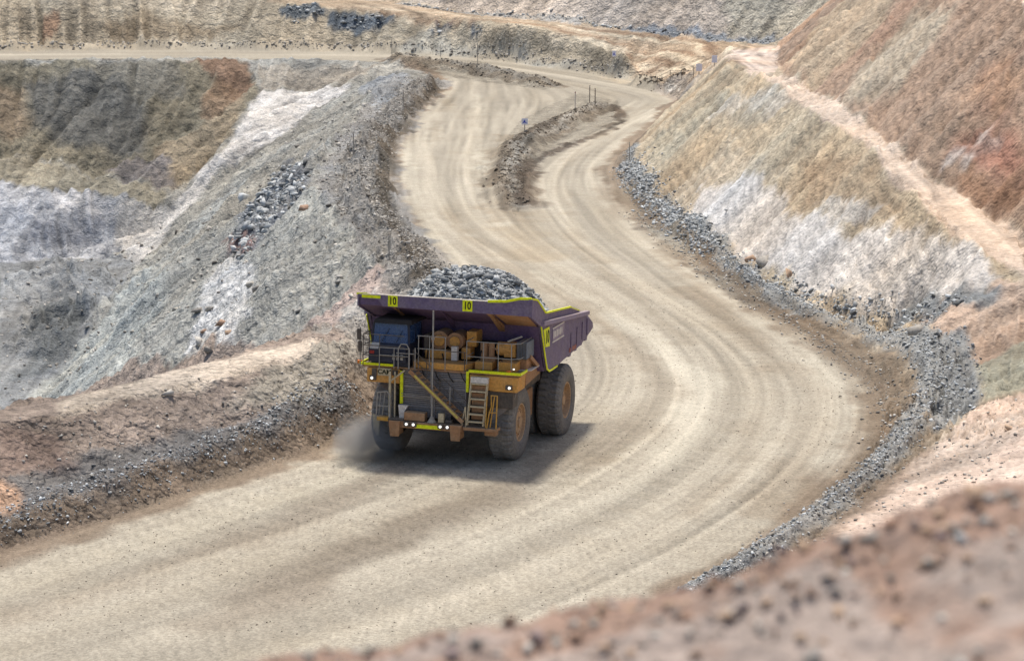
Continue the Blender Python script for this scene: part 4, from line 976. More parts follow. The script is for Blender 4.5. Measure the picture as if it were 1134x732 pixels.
MB().box(-2.07, -1.92, -2.4, -2.3, 3.0, 4.72).build('reflective_post', M['hivis'], truck)
MB().box(1.52, 1.66, -2.42, -2.30, 3.86, 4.93).build('reflective_post', M['hivis'], truck)
MB().bar((-2.5, -2.75, 2.25), (-2.5, -2.75, 4.72), .11, .11).bar((-2.5, -2.75, 4.2), (-1.75, -2.6, 4.8), .08, .08).bar((-2.28, -2.6, 2.3), (-2.28, -2.6, 4.7), .07, .07).build('stair_support', M['cream'], truck)

# diagonal stair, right ladder, left ladder ---------------------------
d0, d1 = Vector((-1.35, -2.75, 4.88)), Vector((1.58, -2.75, 2.38))
st = MB().bar(d0 + Vector((0, -.32, 0)), d1 + Vector((0, -.32, 0)), .05, .20).bar(d0 + Vector((0, .28, .05)), d1 + Vector((0, .28, .05)), .05, .20).build('front_stair', M['brown'], truck)
MB().bar(d0 + Vector((.3, -.36, -.22)), d1 + Vector((-.25, -.36, .22)), .02, .10).build('reflective_strip', M['hivis'] if False else paint('faded_yellow_tape', (214, 196, 78), .35, .6), st)
tr = MB()
for k in range(12):
    p = d0.lerp(d1, (k + .6) / 12.2); tr.box(p.x - .12, p.x + .14, p.y - .28, p.y + .26, p.z + .02, p.z + .05)
tr.build('tread', M['dark'], st)
hr = MB()
for off in (.52, 1.0): hr.tube([d0 + Vector((0, .3, off)), d1 + Vector((0, .3, off))], .022)
for k in range(5):
    p = d0.lerp(d1, k / 4); hr.tube([p + Vector((0, .3, 0)), p + Vector((0, .3, 1.0))], .022)
hr.build('handrail', M['dark'], st)
MB().tube([(-1.95, -2.5, 3.55), (-.1, -2.5, 3.48)], .02).tube([(-1.95, -2.5, 3.42), (-.1, -2.5, 3.35)], .02).tube([(.72, -2.6, 2.9), (.72, -2.6, 4.1)], .03).tube([(.1, -2.5, 3.4), (1.4, -2.5, 3.36)], .018).build('grille_rail', M['galv'], truck)
ld = MB()
for x in (1.80, 2.66): ld.bar((x, -3.0, 2.25), (x + .08, -2.55, 4.72), .07, .16)
lad = ld.build('access_ladder', M['cream'], truck)
for k in range(6):
    z = 2.42 + k * .385; y = -3.0 + (z - 2.25) * .182; MB().box(1.86 + k * .015, 2.66 + k * .015, y - .14, y + .14, z, z + .07).build('tread', M['cream'], lad)
MB().box(1.86, 2.78, -2.72, -2.50, 4.42, 4.72).build('ladder_hood', M['white'], lad, .01)
lt = MB()
for k in range(5): lt.box(1.9, 2.64, -2.6, -2.57, 2.5 + k * .385, 2.72 + k * .385)
lt.build('ladder_back', M['brown'], lad)
yr_ = paint('worn_yellow_rail', (206, 150, 44), .3, .6)
h1 = MB(); h1.tube([(2.85, -3.0, 2.15), (2.95, -3.0, 2.9), (3.05, -2.9, 3.3), (3.0, -2.8, 3.85), (3.32, -2.8, 3.85), (3.34, -3.0, 2.15)], .035).tube([(3.0, -2.95, 2.2), (3.2, -2.9, 3.8)], .03).tube([(2.95, -3.0, 3.0), (3.34, -2.95, 3.0)], .03).tube([(2.85, -3.05, 3.85), (2.8, -3.05, 2.2)], .025)
h1.build('handrail', yr_, lad)
MB().tube([(1.72, -3.0, 2.1), (1.68, -3.0, 3.2), (1.55, -2.95, 2.6), (1.5, -2.95, 2.15)], .03).build('handrail', M['cream'], lad)
MB().box(1.6, 3.4, -3.15, -2.4, 2.0, 2.16).box(2.7, 3.3, -2.9, -2.4, 1.75, 2.0).build('ladder_platform', M['brown'], truck, .02)
ll = MB(); ll.tube([(-3.2, -2.9, 2.2), (-3.12, -2.9, 3.6), (-2.62, -2.9, 3.68), (-2.45, -2.9, 3.5), (-2.45, -2.9, 2.2)], .035).tube([(-2.98, -2.6, 2.2), (-2.8, -2.6, 3.6)], .03).tube([(-3.1, -2.9, 2.9), (-2.45, -2.9, 2.9)], .03).tube([(-2.95, -2.9, 3.6), (-3.05, -2.9, 2.3)], .02)
lh = ll.build('boarding_ladder', M['galv'], truck)
MB().box(-3.15, -2.5, -2.95, -2.5, 2.12, 2.32).build('step', yr_, lh, .02)
MB().prism([(-3.55, 2.35), (-3.15, 2.2), (-3.2, 1.2), (-3.5, 1.5)], 1, -2.45, -2.35).build('mud_flap', M['cream'], truck)

# deck and fenders -----------------------------------------------------
MB().box(-4.2, 4.38, -2.3, 1.2, 4.80, 4.90).build('deck', M['brown'], truck, .02)
MB().box(-3.92, -2.1, -2.36, -.6, 4.02, 4.78).build('fender', M['ochre'], truck, .05)
fr = MB().prism([(1.68, 4.78), (4.3, 4.78), (4.25, 3.98), (3.0, 3.98), (1.68, 4.1)], 1, -2.36, -.9).build('fender', M['ochre'], truck, .05)
MB().prism([(-.9, 4.78), (1.6, 4.72), (1.9, 4.3), (-.9, 4.1)], 0, 3.9, 4.3).build('fender_skirt', M['brown'], truck, .03)
MB().box(2.3, 4.0, -2.25, -1.3, 3.1, 3.97).build('wheel_well', M['dark'], truck, .04)
MB().prism([(2.75, 3.95), (4.1, 3.95), (3.9, 3.2), (2.75, 2.3)], 1, -1.95, -1.85).build('wheel_guard', M['radiator'], truck)
MB().box(-4.22, -2.45, -2.44, -2.32, 4.92, 5.04).box(-4.3, -4.22, -2.44, -1.2, 4.92, 5.04).build('reflective_strip', M['hivis'], truck)
MB().box(1.66, 4.42, -2.44, -2.32, 4.90, 5.03).box(4.39, 4.46, -2.44, -1.2, 4.90, 5.03).build('reflective_strip', M['hivis'], truck)
MB().prism([(3.95, -1.3), (4.62, -1.0), (4.62, .6), (4.3, .9), (3.95, .9)], 2, 4.93, 4.97).build('deck_flap', M['white'], truck, .01)
pl = MB().box(-3.3, -2.55, -2.42, -2.37, 4.40, 4.80).build('number_plate', M['cream'], truck, .01)
MB().box(-3.62, -3.36, -2.42, -2.37, 4.36, 4.74).build('vent', M['dark'], truck); MB().box(-2.5, -2.2, -2.42, -2.37, 4.45, 4.74).build('vent', M['dark'], truck)
for x, z in ((-3.6, 4.25), (3.86, 4.24)):
    h = MB().box(x - .22 if x > 0 else x - .14, x + .14 if x > 0 else x + .22, -2.46, -2.36, z - .12, z + .12).build('headlight', M['dark'], truck, .02)
    MB().cyl((x, -2.475, z), .07, .04, 'Y', 16).build('lens', M['lamp'], h)
for x in (-4.35, 3.75):
    a_ = MB().cyl((x, -2.25, 5.03), .13, .16, 'Z', 14).build('marker_light', M['amber'], truck, .02)
MB().cyl((4.0, -2.2, 5.18), .05, .06, 'Z', 10).build('marker_light', M['lamp'], truck)

# cab --------------------------------------------------------------------
cab = MB().hexa([(-3.7, -2.35, 4.92), (-1.6, -2.35, 4.92), (-1.6, -.2, 4.92), (-3.7, -.2, 4.92)], [(-3.7, -2.35, 6.12), (-1.6, -2.35, 6.12), (-1.6, -.2, 6.12), (-3.7, -.2, 6.12)]).build('cab', M['navy'], truck, .05)
MB().hexa([(-3.62, -2.38, 7.14), (-1.45, -2.38, 7.14), (-1.4, .0, 7.18), (-3.62, .0, 7.18)], [(-3.5, -2.25, 7.38), (-1.55, -2.25, 7.38), (-1.5, .0, 7.34), (-3.5, .0, 7.34)]).build('roof', M['black'], cab, .04)
for x, dx_ in ((-3.66, .07), (-1.66, -.05)):
    for y in (-2.26, -1.2, -.25): MB().bar((x, y, 6.1), (x + dx_, y + (.06 if y < -2 else 0), 7.16), .10, .10).build('pillar', M['navy'], cab)
MB().hexa([(-3.6, -2.29, 6.12), (-1.7, -2.29, 6.12), (-1.7, -2.27, 6.12), (-3.6, -2.27, 6.12)], [(-3.53, -2.22, 7.15), (-1.72, -2.22, 7.15), (-1.72, -2.20, 7.15), (-3.53, -2.20, 7.15)]).build('windscreen', M['glass'], cab)
MB().box(-1.665, -1.65, -2.15, -.3, 6.14, 7.12).build('side_window', M['glass'], cab)
MB().box(-3.67, -3.655, -2.15, -.3, 6.14, 7.12).build('side_window', M['glass'], cab)
MB().box(-3.6, -1.7, -.26, -.2, 6.1, 7.15).build('rear_panel', M['navy'], cab)
MB().hexa([(-3.74, -2.62, 5.16), (-1.7, -2.62, 5.16), (-1.7, -2.36, 5.16), (-3.74, -2.36, 5.16)], [(-3.74, -2.66, 5.84), (-1.7, -2.66, 5.84), (-1.7, -2.36, 6.08), (-3.6, -2.36, 6.08)]).build('front_cowl', M['navy'], cab, .04)
MB().prism([(-2.66, 5.855), (-2.36, 6.12), (-2.36, 6.10), (-2.64, 5.84)], 0, -3.66, -3.2).build('cowl_sticker', M['white'], cab)
MB().box(-3.66, -3.42, -2.68, -2.655, 5.58, 5.74).build('tail_lens', M['red'], cab)
nb_ = MB()
for x in (-2.42, -2.2, -1.98): nb_.box(x, x + .15, -2.68, -2.655, 5.32, 5.62)
nb_.build('cab_marking', M['galv'], cab)
MB().bar((-3.1, -2.4, 6.2), (-2.7, -2.33, 6.9), .02, .03).build('wiper', M['black'], cab); MB().bar((-2.3, -2.4, 6.2), (-2.0, -2.33, 6.8), .02, .03).build('wiper', M['black'], cab)
MB().box(-2.9, -2.3, -1.1, -.7, 5.9, 6.9).box(-2.9, -2.3, -1.6, -.8, 5.6, 5.9).build('seat', M['seatm'], cab, .06)
MB().cyl((-2.6, -1.85, 6.25), .22, .04, 'Y', 18).build('steering_wheel', M['black'], cab)
# the driver, only half seen behind the glass
def driver():
    bm = bmesh.new()
    J = [((0, 0, 0), .17), ((0, .02, .25), .19), ((0, 0, .48), .17), ((0, 0, .58), .07), ((0, -.02, .72), .11), ((0, -.02, .84), .10),
         ((.2, 0, .46), .08), ((.27, -.1, .22), .06), ((.16, -.42, .24), .045), ((-.2, 0, .46), .08), ((-.27, -.1, .22), .06), ((-.16, -.42, .24), .045),
         ((.12, -.25, -.02), .1), ((.13, -.5, -.05), .08), ((.13, -.52, -.42), .06), ((-.12, -.25, -.02), .1), ((-.13, -.5, -.05), .08), ((-.13, -.52, -.42), .06)]
    V = [bm.verts.new(p) for p, _ in J]
    for a, b in ((0, 1), (1, 2), (2, 3), (3, 4), (4, 5), (2, 6), (6, 7), (7, 8), (2, 9), (9, 10), (10, 11), (0, 12), (12, 13), (13, 14), (0, 15), (15, 16), (16, 17)): bm.edges.new((V[a], V[b]))
    me = bpy.data.meshes.new('person'); bm.to_mesh(me); bm.free(); me.skin_vertices.new() if hasattr(me.skin_vertices, 'new') else None
    o = bpy.data.objects.new('person', me); COL.objects.link(o)
    sk = o.modifiers.new('skin', 'SKIN')
    if len(me.skin_vertices):
        for i, (_, r) in enumerate(J): me.skin_vertices[0].data[i].radius = (r, r); me.skin_vertices[0].data[i].use_root = (i == 0)
    s_ = o.modifiers.new('sub', 'SUBSURF'); s_.levels = 1; s_.render_levels = 2
    me.materials.append(M['vest'])
    o.matrix_world = truck.matrix_world @ Matrix.Translation((-2.6, -1.2, 6.06))
    tag(o, 'driver in a yellow green vest sitting behind the cab windscreen', 'person')
try: driver()
except Exception as e: print('driver', e)
# hoses and cables that hang between the machinery
rg2 = random.Random(8)
for k in range(9):
    x0 = rg2.uniform(-1.0, 3.6); x1 = x0 + rg2.uniform(-.7, .7); z0 = rg2.uniform(5.5, 6.3); y0 = rg2.uniform(-1.5, -.9)
    MB().tube([(x0, y0, z0), ((x0 * 2 + x1) / 3, y0 - .15, z0 - .35), ((x0 + 2 * x1) / 3, y0 - .15, z0 - .5), (x1, y0, 5.0)], .035, 6).build('hose', M['black'], truck)
for x in (-1.6, -.9, -.2, .5, 1.2):
    MB().tube([(x, -2.3, 4.8), (x + .15, -2.42, 4.55), (x + .3, -2.3, 4.3)], .03, 6).build('hose', M['black'], truck)
# mirrors, rails ----------------------------------------------------------
mi = MB().box(-4.36, -4.14, -2.72, -2.6, 6.28, 6.84).box(-4.30, -4.10, -2.70, -2.6, 5.64, 6.2).build('mirror', M['dark'], truck, .03)
MB().tube([(-4.2, -2.6, 4.9), (-4.2, -2.62, 6.9)], .03).tube([(-4.4, -2.62, 6.25), (-3.9, -2.5, 6.25)], .02).tube([(-4.4, -2.62, 5.6), (-3.9, -2.5, 5.6)], .02).build('mirror_bracket', M['galv'], mi)
def rail(pts, zs_, posts, r=.024, mat='galv', z0=4.9):
    m_ = MB()
    for z in zs_: m_.tube([(x, y, z) for x, y in pts], r)
    for x, y in posts: m_.tube([(x, y, z0), (x, y, max(zs_))], r)
    return m_.build('handrail', M[mat], truck)
rail([(-4.0, -.8), (-4.0, -2.72), (-1.75, -2.72)], (5.5, 6.02, 6.6), [(-4.0, -.8), (-4.0, -1.8), (-4.0, -2.72), (-3.1, -2.72)], mat='dark')
rail([(-3.1, -2.74), (-1.5, -2.74)], (5.55, 5.95), [(-3.1, -2.74), (-2.3, -2.74), (-1.5, -2.74)])
MB().tube([(-2.05, -2.8, 4.9), (-2.05, -2.8, 5.95), (-1.9, -2.8, 6.2), (-1.6, -2.8, 6.2), (-1.45, -2.8, 5.95), (-1.45, -2.8, 4.9)], .03).tube([(-2.15, -2.8, 5.72), (-1.2, -2.8, 5.72)], .022).tube([(-1.2, -2.6, 4.9), (-1.2, -2.6, 6.0)], .03).build('handrail', M['galv'], truck)
rail([(-1.15, -2.35), (.4, -2.35)], (5.95, 6.62), [(-1.1, -2.35), (.35, -2.35), (-.5, -2.35)], mat='galv')
rail([(.4, -2.35), (1.45, -2.35)], (5.9,), [(1.4, -2.35)], mat='dark')
rail([(1.45, -1.0), (1.45, -2.15), (3.85, -2.15), (4.25, -1.9), (4.25, .2)], (5.68, 6.47), [(1.45, -2.15), (2.35, -2.15), (3.15, -2.15), (3.85, -2.15), (4.25, -.8)])
# machinery standing on the deck -----------------------------------------
MB().hexa([(-1.36, -2.32, 4.92), (1.42, -2.32, 4.92), (1.66, -1.2, 4.92), (-1.4, -1.2, 4.92)], [(-1.40, -2.32, 5.26), (1.46, -2.32, 5.26), (1.72, -1.2, 5.26), (-1.5, -1.2, 5.26)]).build('hood_panel', M['ochre'], truck, .03)
MB().box(-1.1, .5, -1.3, -.5, 5.28, 5.72).build('valve_cover', M['ochre'], truck, .06)
for x, r in ((-.42, .50), (.44, .46)):
    ac = MB().cyl((x, -.35, 6.2), r, 1.2, 'Y', 26).build('air_cleaner', M['brown'], truck, .03)
    MB().cyl((x, -1.0, 6.2), r * .6, .1, 'Y', 20).build('air_cleaner_cap', M['ochre'], ac, .02)
MB().box(-1.2, -.95, -1.2, .6, 5.5, 6.5).build('intake_duct', M['dark'], truck, .05)
MB().box(.95, 1.5, -.6, .5, 5.9, 6.72).box(.8, 1.3, -1.0, -.2, 5.28, 5.9).build('intake_box', M['ochre'], truck, .05)
MB().box(.42, .74, -1.55, -1.25, 5.28, 6.02).build('switch_cabinet', M['white'], truck, .02)
MB().box(1.75, 2.7, -1.7, -.8, 4.92, 5.36).build('battery_box', M['ochre'], truck, .05)
MB().box(3.0, 4.0, -1.75, -.9, 4.92, 5.42).build('battery_box', M['ochre'], truck, .05)
MB().cyl((2.05, -1.0, 5.9), .2, .7, 'Z', 14).cyl((2.45, -1.0, 5.85), .16, .8, 'Z', 14).tube([(2.05, -1.0, 6.2), (2.45, -1.0, 6.1), (2.8, -1.1, 5.9)], .05).box(1.9, 2.7, -1.2, -.8, 5.36, 5.55).build('pump_cluster', M['brown'], truck)
MB().cyl((3.15, -.7, 5.95), .36, .9, 'X', 20).box(3.1, 3.75, -1.0, -.3, 5.55, 6.3).build('accumulator_tank', M['ochre'], truck, .05)
gb = MB().box(3.85, 4.4, -1.2, .2, 5.55, 6.42).build('grid_box', M['greybox'], truck, .03)
gs = MB()
for k in range(6): gs.box(3.9 + k * .085, 3.93 + k * .085, -1.23, -1.2, 5.6, 6.38)
gs.build('grid_louvre', M['dark'], gb)
MB().box(3.85, 4.35, -1.0, .2, 4.92, 5.5).build('junction_cabinet', M['brown'], truck, .03)
MB().bar((4.35, -.6, 5.6), (4.5, .4, 4.95), .25, .2).build('hose_bundle', M['brown'], truck)
MB().tube([(3.5, -1.6, 6.5), (4.15, -1.3, 6.75)], .05).build('work_light_arm', M['galv'], truck)
MB().box(-1.5, 3.9, -.2, 1.3, 4.92, 6.1).build('control_cabinet', M['black'], truck, .05)

# dump body ------------------------------------------------------------
HX = 4.8
def sidewall(sx):
    x0, x1 = (sx * 4.62, sx * HX)
    w = MB().prism([(0.05, 7.22), (9.7, 6.38), (11.35, 5.62), (11.5, 5.3), (10.8, 5.12), (8.6, 4.72), (4.6, 4.5), (3.7, 4.42), (1.9, 4.45), (1.45, 4.66), (1.0, 5.4)], 0, min(x0, x1), max(x0, x1)).build('body_side', M['purple'], truck, .03)
    xo = sx * (HX + .06)
    MB().bar((xo - sx * .02, .1, 7.25), (xo - sx * .02, 9.9, 6.38), .26, .24).build('top_rail', M['rail'], w, .03)
    sb = MB().prism([(1.2, 7.15), (1.25, 7.62), (1.7, 7.58), (6.2, 7.2), (8.2, 6.72), (9.4, 6.42)], 0, min(sx * 4.66, sx * 4.76), max(sx * 4.66, sx * 4.76)).build('side_board', M['purple'], w)
    MB().bar((sx * 4.78, 1.3, 7.66), (sx * 4.78, 6.2, 7.24), .09, .09).bar((sx * 4.78, 6.2, 7.24), (sx * 4.78, 8.2, 6.76), .05, .05).build('reflective_strip', M['hivis'], w)
    MB().bar((xo - sx * .05, .03, 7.15), (xo - sx * .05, .95, 5.4), .05, .10).bar((xo - sx * .05, .95, 5.4), (xo - sx * .05, 1.42, 4.66), .05, .10).bar((xo - sx * .05, 1.4, 4.64), (xo - sx * .05, 1.9, 4.44), .05, .10).bar((xo - sx * .05, 1.9, 4.44), (xo - sx * .05, 3.5, 4.44), .05, .10).build('reflective_strip', M['hivis'], w)
    for y in (6.4, 7.7, 8.9, 10.0):
        rb = MB()
        zb = 4.55 + (y - 5) * .09; zt = 7.1 - (y - .1) * .088
        rb.box(min(sx * HX, sx * (HX + .05)), max(sx * HX, sx * (HX + .05)), y - .10, y + .10, zb + .1, min(zt - .15, zb + 1.1))
        rb.prism([(y - .35, zb - .02), (y + .25, zb + .02), (y + .1, zb - .22), (y - .3, zb - .2)], 0, min(sx * 4.2, sx * 4.78), max(sx * 4.2, sx * 4.78))
        rb.build('rib', M['purple'], w, .01)
    return w
sw_r = sidewall(1); sw_l = sidewall(-1)
MB().box(4.81, 4.835, 6.0, 7.5, 4.75, 4.98).build('red_patch', paint('faded_red_paint', (150, 70, 70), .3, .6), sw_r)
# floor, front wall, canopy
MB().hexa([(-4.62, 1.3, 4.5), (4.62, 1.3, 4.5), (4.62, 11.3, 5.25), (-4.62, 11.3, 5.25)], [(-4.62, 1.3, 4.75), (4.62, 1.3, 4.75), (4.62, 11.3, 5.45), (-4.62, 11.3, 5.45)]).box(-1.5, -.9, 1.6, 10.5, 4.15, 4.6).box(.9, 1.5, 1.6, 10.5, 4.15, 4.6).build('body_floor', M['purple_in'], truck)
MB().hexa([(-4.6, 1.2, 4.6), (4.6, 1.2, 4.6), (4.6, 1.45, 4.6), (-4.6, 1.45, 4.6)], [(-4.6, .25, 7.05), (4.6, .25, 7.05), (4.6, .55, 7.2), (-4.6, .55, 7.2)]).build('front_wall', M['purple_in'], truck)
can = MB().hexa([(-4.35, -2.25, 8.05), (4.85, -2.25, 8.05), (4.66, .55, 7.0), (-4.66, .55, 7.0)], [(-4.35, -2.25, 8.5), (4.85, -2.25, 8.5), (4.66, .9, 7.35), (-4.66, .9, 7.35)]).build('canopy', M['purple_in'], truck)
lip = MB().prism([(-4.2, 8.62), (4.95, 8.62), (4.95, 7.98), (-3.05, 8.03), (-3.35, 8.36), (-4.2, 8.42)], 1, -2.36, -2.24).build('canopy_lip', M['purple'], can)
MB().box(-3.4, 2.6, -2.37, -2.20, 8.62, 8.655).build('lip_edge', M['white'], lip)
MB().box(-4.22, -3.2, -2.40, -2.34, 8.44, 8.58).build('reflective_strip', M['hivis'], lip)
MB().bar((2.6, -2.34, 8.64), (3.6, -2.34, 8.70), .10, .12).bar((3.6, -2.34, 8.70), (4.3, -2.34, 8.88), .10, .12).bar((4.3, -2.34, 8.88), (4.9, -2.3, 8.90), .10, .12).build('reflective_strip', M['hivis'], lip)
MB().prism([(2.6, 8.6), (3.6, 8.66), (4.3, 8.84), (4.95, 8.86), (4.95, 8.6)], 1, -2.36, -2.26).build('lip_raise', M['purple'], lip)
for sx in (1, -1):
    xa, xb = (4.74, 4.84) if sx > 0 else (-4.5, -4.40)
    w = MB().prism([(-2.3, 7.99), (-2.3, 8.86 if sx > 0 else 8.6), (-1.0, 8.62 if sx > 0 else 8.4), (-.2, 8.2), (.7, 7.7), (1.3, 7.62), (1.3, 7.1), (.4, 6.95)], 0, xa, xb).build('canopy_side', M['purple'], can, .01)
    xs_ = 4.84 if sx > 0 else -4.5
    MB().bar((xs_, -2.3, 8.90 if sx > 0 else 8.62), (xs_, -1.0, 8.66 if sx > 0 else 8.43), .09, .09).bar((xs_, -1.0, 8.66 if sx > 0 else 8.43), (xs_, -.2, 8.24), .09, .09).bar((xs_, -.2, 8.24), (xs_, .72, 7.74), .09, .09).bar((xs_, .72, 7.74), (xs_, 1.35, 7.66), .09, .09).build('reflective_strip', M['hivis'], w)
MB().prism([(-2.2, 7.98), (.5, 6.95), (.5, 6.6), (-1.7, 7.85)], 0, -2.6, -2.45).build('gusset', M['brown'], can)
MB().prism([(-2.2, 7.98), (.5, 6.95), (.5, 6.6), (-1.7, 7.85)], 0, 2.45, 2.75).build('gusset', M['brown'], can)
MB().prism([(-2.2, 7.98), (.5, 6.95), (.5, 6.6), (-1.7, 7.85)], 0, -.1, .05).build('gusset', M['purple_in'], can)
MB().hexa([(2.9, -2.0, 7.93), (4.6, -2.0, 7.93), (4.5, .3, 7.04), (2.9, .3, 7.04)], [(2.9, -2.0, 7.97), (4.6, -2.0, 7.97), (4.5, .3, 7.08), (2.9, .3, 7.08)]).build('canopy_patch', M['brown'], can)
# lettering: mirrored in the photograph, so mirrored here
def letters(txt, size, parent, mat, mtx, name='lettering', mirror=True, extr=.008):
    cu = bpy.data.curves.new('lettering', 'FONT'); cu.body = txt; cu.size = size; cu.align_x = 'CENTER'; cu.align_y = 'CENTER'; cu.extrude = extr; cu.offset = size * .02
    ob = bpy.data.objects.new('tmp', cu); COL.objects.link(ob)
    dg = bpy.context.evaluated_depsgraph_get(); me = bpy.data.meshes.new_from_object(ob.evaluated_get(dg)); bpy.data.objects.remove(ob); bpy.data.curves.remove(cu)
    if mirror:
        for v in me.vertices: v.co.x = -v.co.x
        me.flip_normals()
    me.name = name; me.materials.clear(); me.materials.append(mat)
    o = bpy.data.objects.new(name, me); COL.objects.link(o); o.parent = parent; o.matrix_local = mtx; return o
FRONT = Matrix.Rotation(R(90), 4, 'X')
SIDE = Matrix.Rotation(R(90), 4, 'Z') @ Matrix.Rotation(R(90), 4, 'X')
for x in (-2.52, 1.52):
    pn = MB().box(x - .26, x + .26, -2.40, -2.365, 8.06, 8.62).build('number_panel', M['hivis'], lip)
    letters('01', .50, pn, M['text'], Matrix.Translation((x, -2.405, 8.34)) @ FRONT @ Matrix.Diagonal((.80, 1.1, 1, 1)))
pn = MB().hexa([(4.805, .92, 5.88), (4.84, .92, 5.88), (4.84, 1.75, 5.80), (4.805, 1.75, 5.80)], [(4.805, .50, 6.88), (4.84, .50, 6.88), (4.84, 1.62, 6.86), (4.805, 1.62, 6.86)]).build('number_panel', M['hivis'], sw_r)
letters('01', .95, pn, M['text'], Matrix.Translation((4.845, 1.22, 6.35)) @ SIDE @ Matrix.Diagonal((.78, 1, 1, 1)))
lg = MB().box(4.805, 4.83, 2.35, 4.75, 5.95, 6.62).build('logo_panel', M['rail'], sw_r)
MB().box(4.805, 4.835, 2.35, 4.75, 6.60, 6.67).box(4.805, 4.835, 2.35, 4.75, 5.86, 5.94).build('logo_border', M['white'], lg)
ls_ = MB(); x_ = 2.5
for w, h in ((.22, .4), (.3, .32), (.1, .4), (.26, .36), (.22, .3), (.3, .38), (.16, .34)):
    ls_.box(4.832, 4.84, x_, x_ + w * .8, 6.28 - h / 2, 6.28 + h / 2); x_ += w + .05
ls_.build('logo_marks', M['white'], lg)
letters('CAM', .34, pl, M['text'], Matrix.Translation((-2.925, -2.425, 4.6)) @ FRONT, mirror=False)

# the load -----------------------------------------------------------------
M_LOAD = rock_mat('load_rock', (70, 72, 73), (158, 160, 158), (186, 187, 184))
def load():
    rng = np.random.RandomState(21)
    def hz(x, y):
        e = np.sqrt(((x - .2) / 4.2) ** 2 + ((y - 2.9) / 4.9) ** 2)
        return 7.2 + 2.35 * np.clip(1 - e ** 2.6, 0, 1) + .10 * fbm(x, y, 1.2, 3, 2)
    xs = np.linspace(-4.55, 4.55, 60); ys = np.linspace(-1.9, 10.6, 80); X, Y = np.meshgrid(xs, ys)
    fl_ = np.where(Y > 4, 7.0 - (Y - 4) * .22, 7.2) ; Z = np.maximum(hz(X, Y) - .15, 0)
    Z = np.minimum(Z, np.where(Y < .6, 99, 99)); Z -= np.clip((Y - 4) * .20, 0, 2)
    Z = np.maximum(Z, np.where(Y < .9, 8.5 - (Y + 2.25) * .365 + .02, 0))
    bm = MB(); V = [[bm.bm.verts.new((X[j, i], Y[j, i], Z[j, i])) for i in range(60)] for j in range(80)]
    for j in range(79):
        for i in range(59): bm.bm.faces.new((V[j][i], V[j][i + 1], V[j + 1][i + 1], V[j + 1][i]))
    o = bm.build('rubble_heap', M_LOAD, None)
    o.matrix_world = truck.matrix_world; tag(o, 'heap of broken grey rock piled high in the truck body', 'rubble', kind='stuff')
    n = 7000; x = rng.normal(.3, 2.0, n); y = rng.uniform(-1.7, 9.5, n); k = (np.abs(x) < 4.3) & (hz(x, y) > 7.3); x, y = x[k], y[k]
    def zz(x, y): return np.maximum(hz(x, y) - .15 - np.clip((y - 4) * .20, 0, 2), np.where(y < .9, 8.5 - (y + 2.25) * .365 + .02, 0))
    k = (y > -1.0) | (rng.rand(len(x)) < .5); x, y = x[k], y[k]
    s = .05 * 3.6 ** (rng.rand(len(x)) ** 1.8)
    o = rocks_mesh('rubble', np.stack([x, y, zz(x, y) + s * .3], 1), s, M_LOAD, 33); o.matrix_world = truck.matrix_world
    tag(o, 'small broken grey stones covering the load on the truck', 'rubble', kind='stuff')
    P = []
    while len(P) < 60:
        a, b = rng.normal(.4, 1.5), rng.uniform(-.9, 3.6)
        if abs(a) < 3.4 and all((a - p[0]) ** 2 + (b - p[1]) ** 2 > .12 for p in P): P.append((a, b))
    protos = []
    for i, (a, b) in enumerate(P):
        s_ = rng.uniform(.18, .38)
        if i < 10:
            o = rocks_mesh('rock', np.zeros((1, 3)), np.array([1.0]), M_LOAD, 200 + i); protos.append(o.data)
        else:
            o = bpy.data.objects.new('rock', protos[i % 10]); COL.objects.link(o)
        o.matrix_world = truck.matrix_world @ Matrix.Translation((a, b, float(zz(np.array([a]), np.array([b]))[0]) + s_ * .3)) @ Matrix.Rotation(rng.uniform(0, 6.28), 4, 'Z') @ Matrix.Scale(s_, 4)
        tag(o, 'large angular grey rock among those heaped on the truck', 'rock', 'large rocks heaped on the truck')
load()

# ------------------------------------------------------------------ marker posts and small signs
def gz(x, y): return float(ground_z(np.array([x]), np.array([y]))[0])
def post(px, py, h, label, mat='white', lean=0.0, r=.05, name='marker_post'):
    p = hit(px, py); s = p[1] / 120
    o = MB().tube([(0, 0, -.2), (0, 0, h)], r, 8).cyl((0, 0, h), r * 1.15, .03, 'Z', 8).build(name, M[mat])
    o.location = (p[0], p[1], gz(p[0], p[1])); o.rotation_euler = (0, lean, 0)
    b = MB().cyl((0, 0, h - .18), r * 1.25, .12, 'Z', 8).build('reflector_band', M['red' if mat == 'white' else 'white'], o)
    tag(o, label, 'marker post', 'thin marker posts along the berms'); return o
post(637, 121, 3.0, 'white marker post standing tallest at the top of the island berm', 'white', r=.085)
post(697, 176, 2.4, 'thin grey post at the foot of the right hillside where the lanes merge', 'galv', r=.05)
post(431, 290, 2.4, 'grey marker post on the rubble crest nearest to the truck', 'galv', r=.045)
post(392, 182, 3.2, 'marker post left of the winding lane, on the grey rubble plateau', 'galv', r=.06)
post(447, 124, 3.0, 'marker post high on the rubble bank beside the left lane', 'galv', r=.06)
post(434, 60, 3.2, 'leftmost thin post behind the junction berm', 'galv', r=.07)
post(488, 63, 2.8, 'middle thin post behind the junction berm', 'galv', r=.06)
post(529, 73, 4.4, 'tallest thin post in front of the far road by the junction berm', 'galv', r=.07)
post(653, 115, 3.2, 'left dark post of the pair at the tip of the island berm', 'dark', r=.075)
post(659, 116, 2.8, 'right dark post of the pair at the tip of the island berm', 'dark', r=.075)
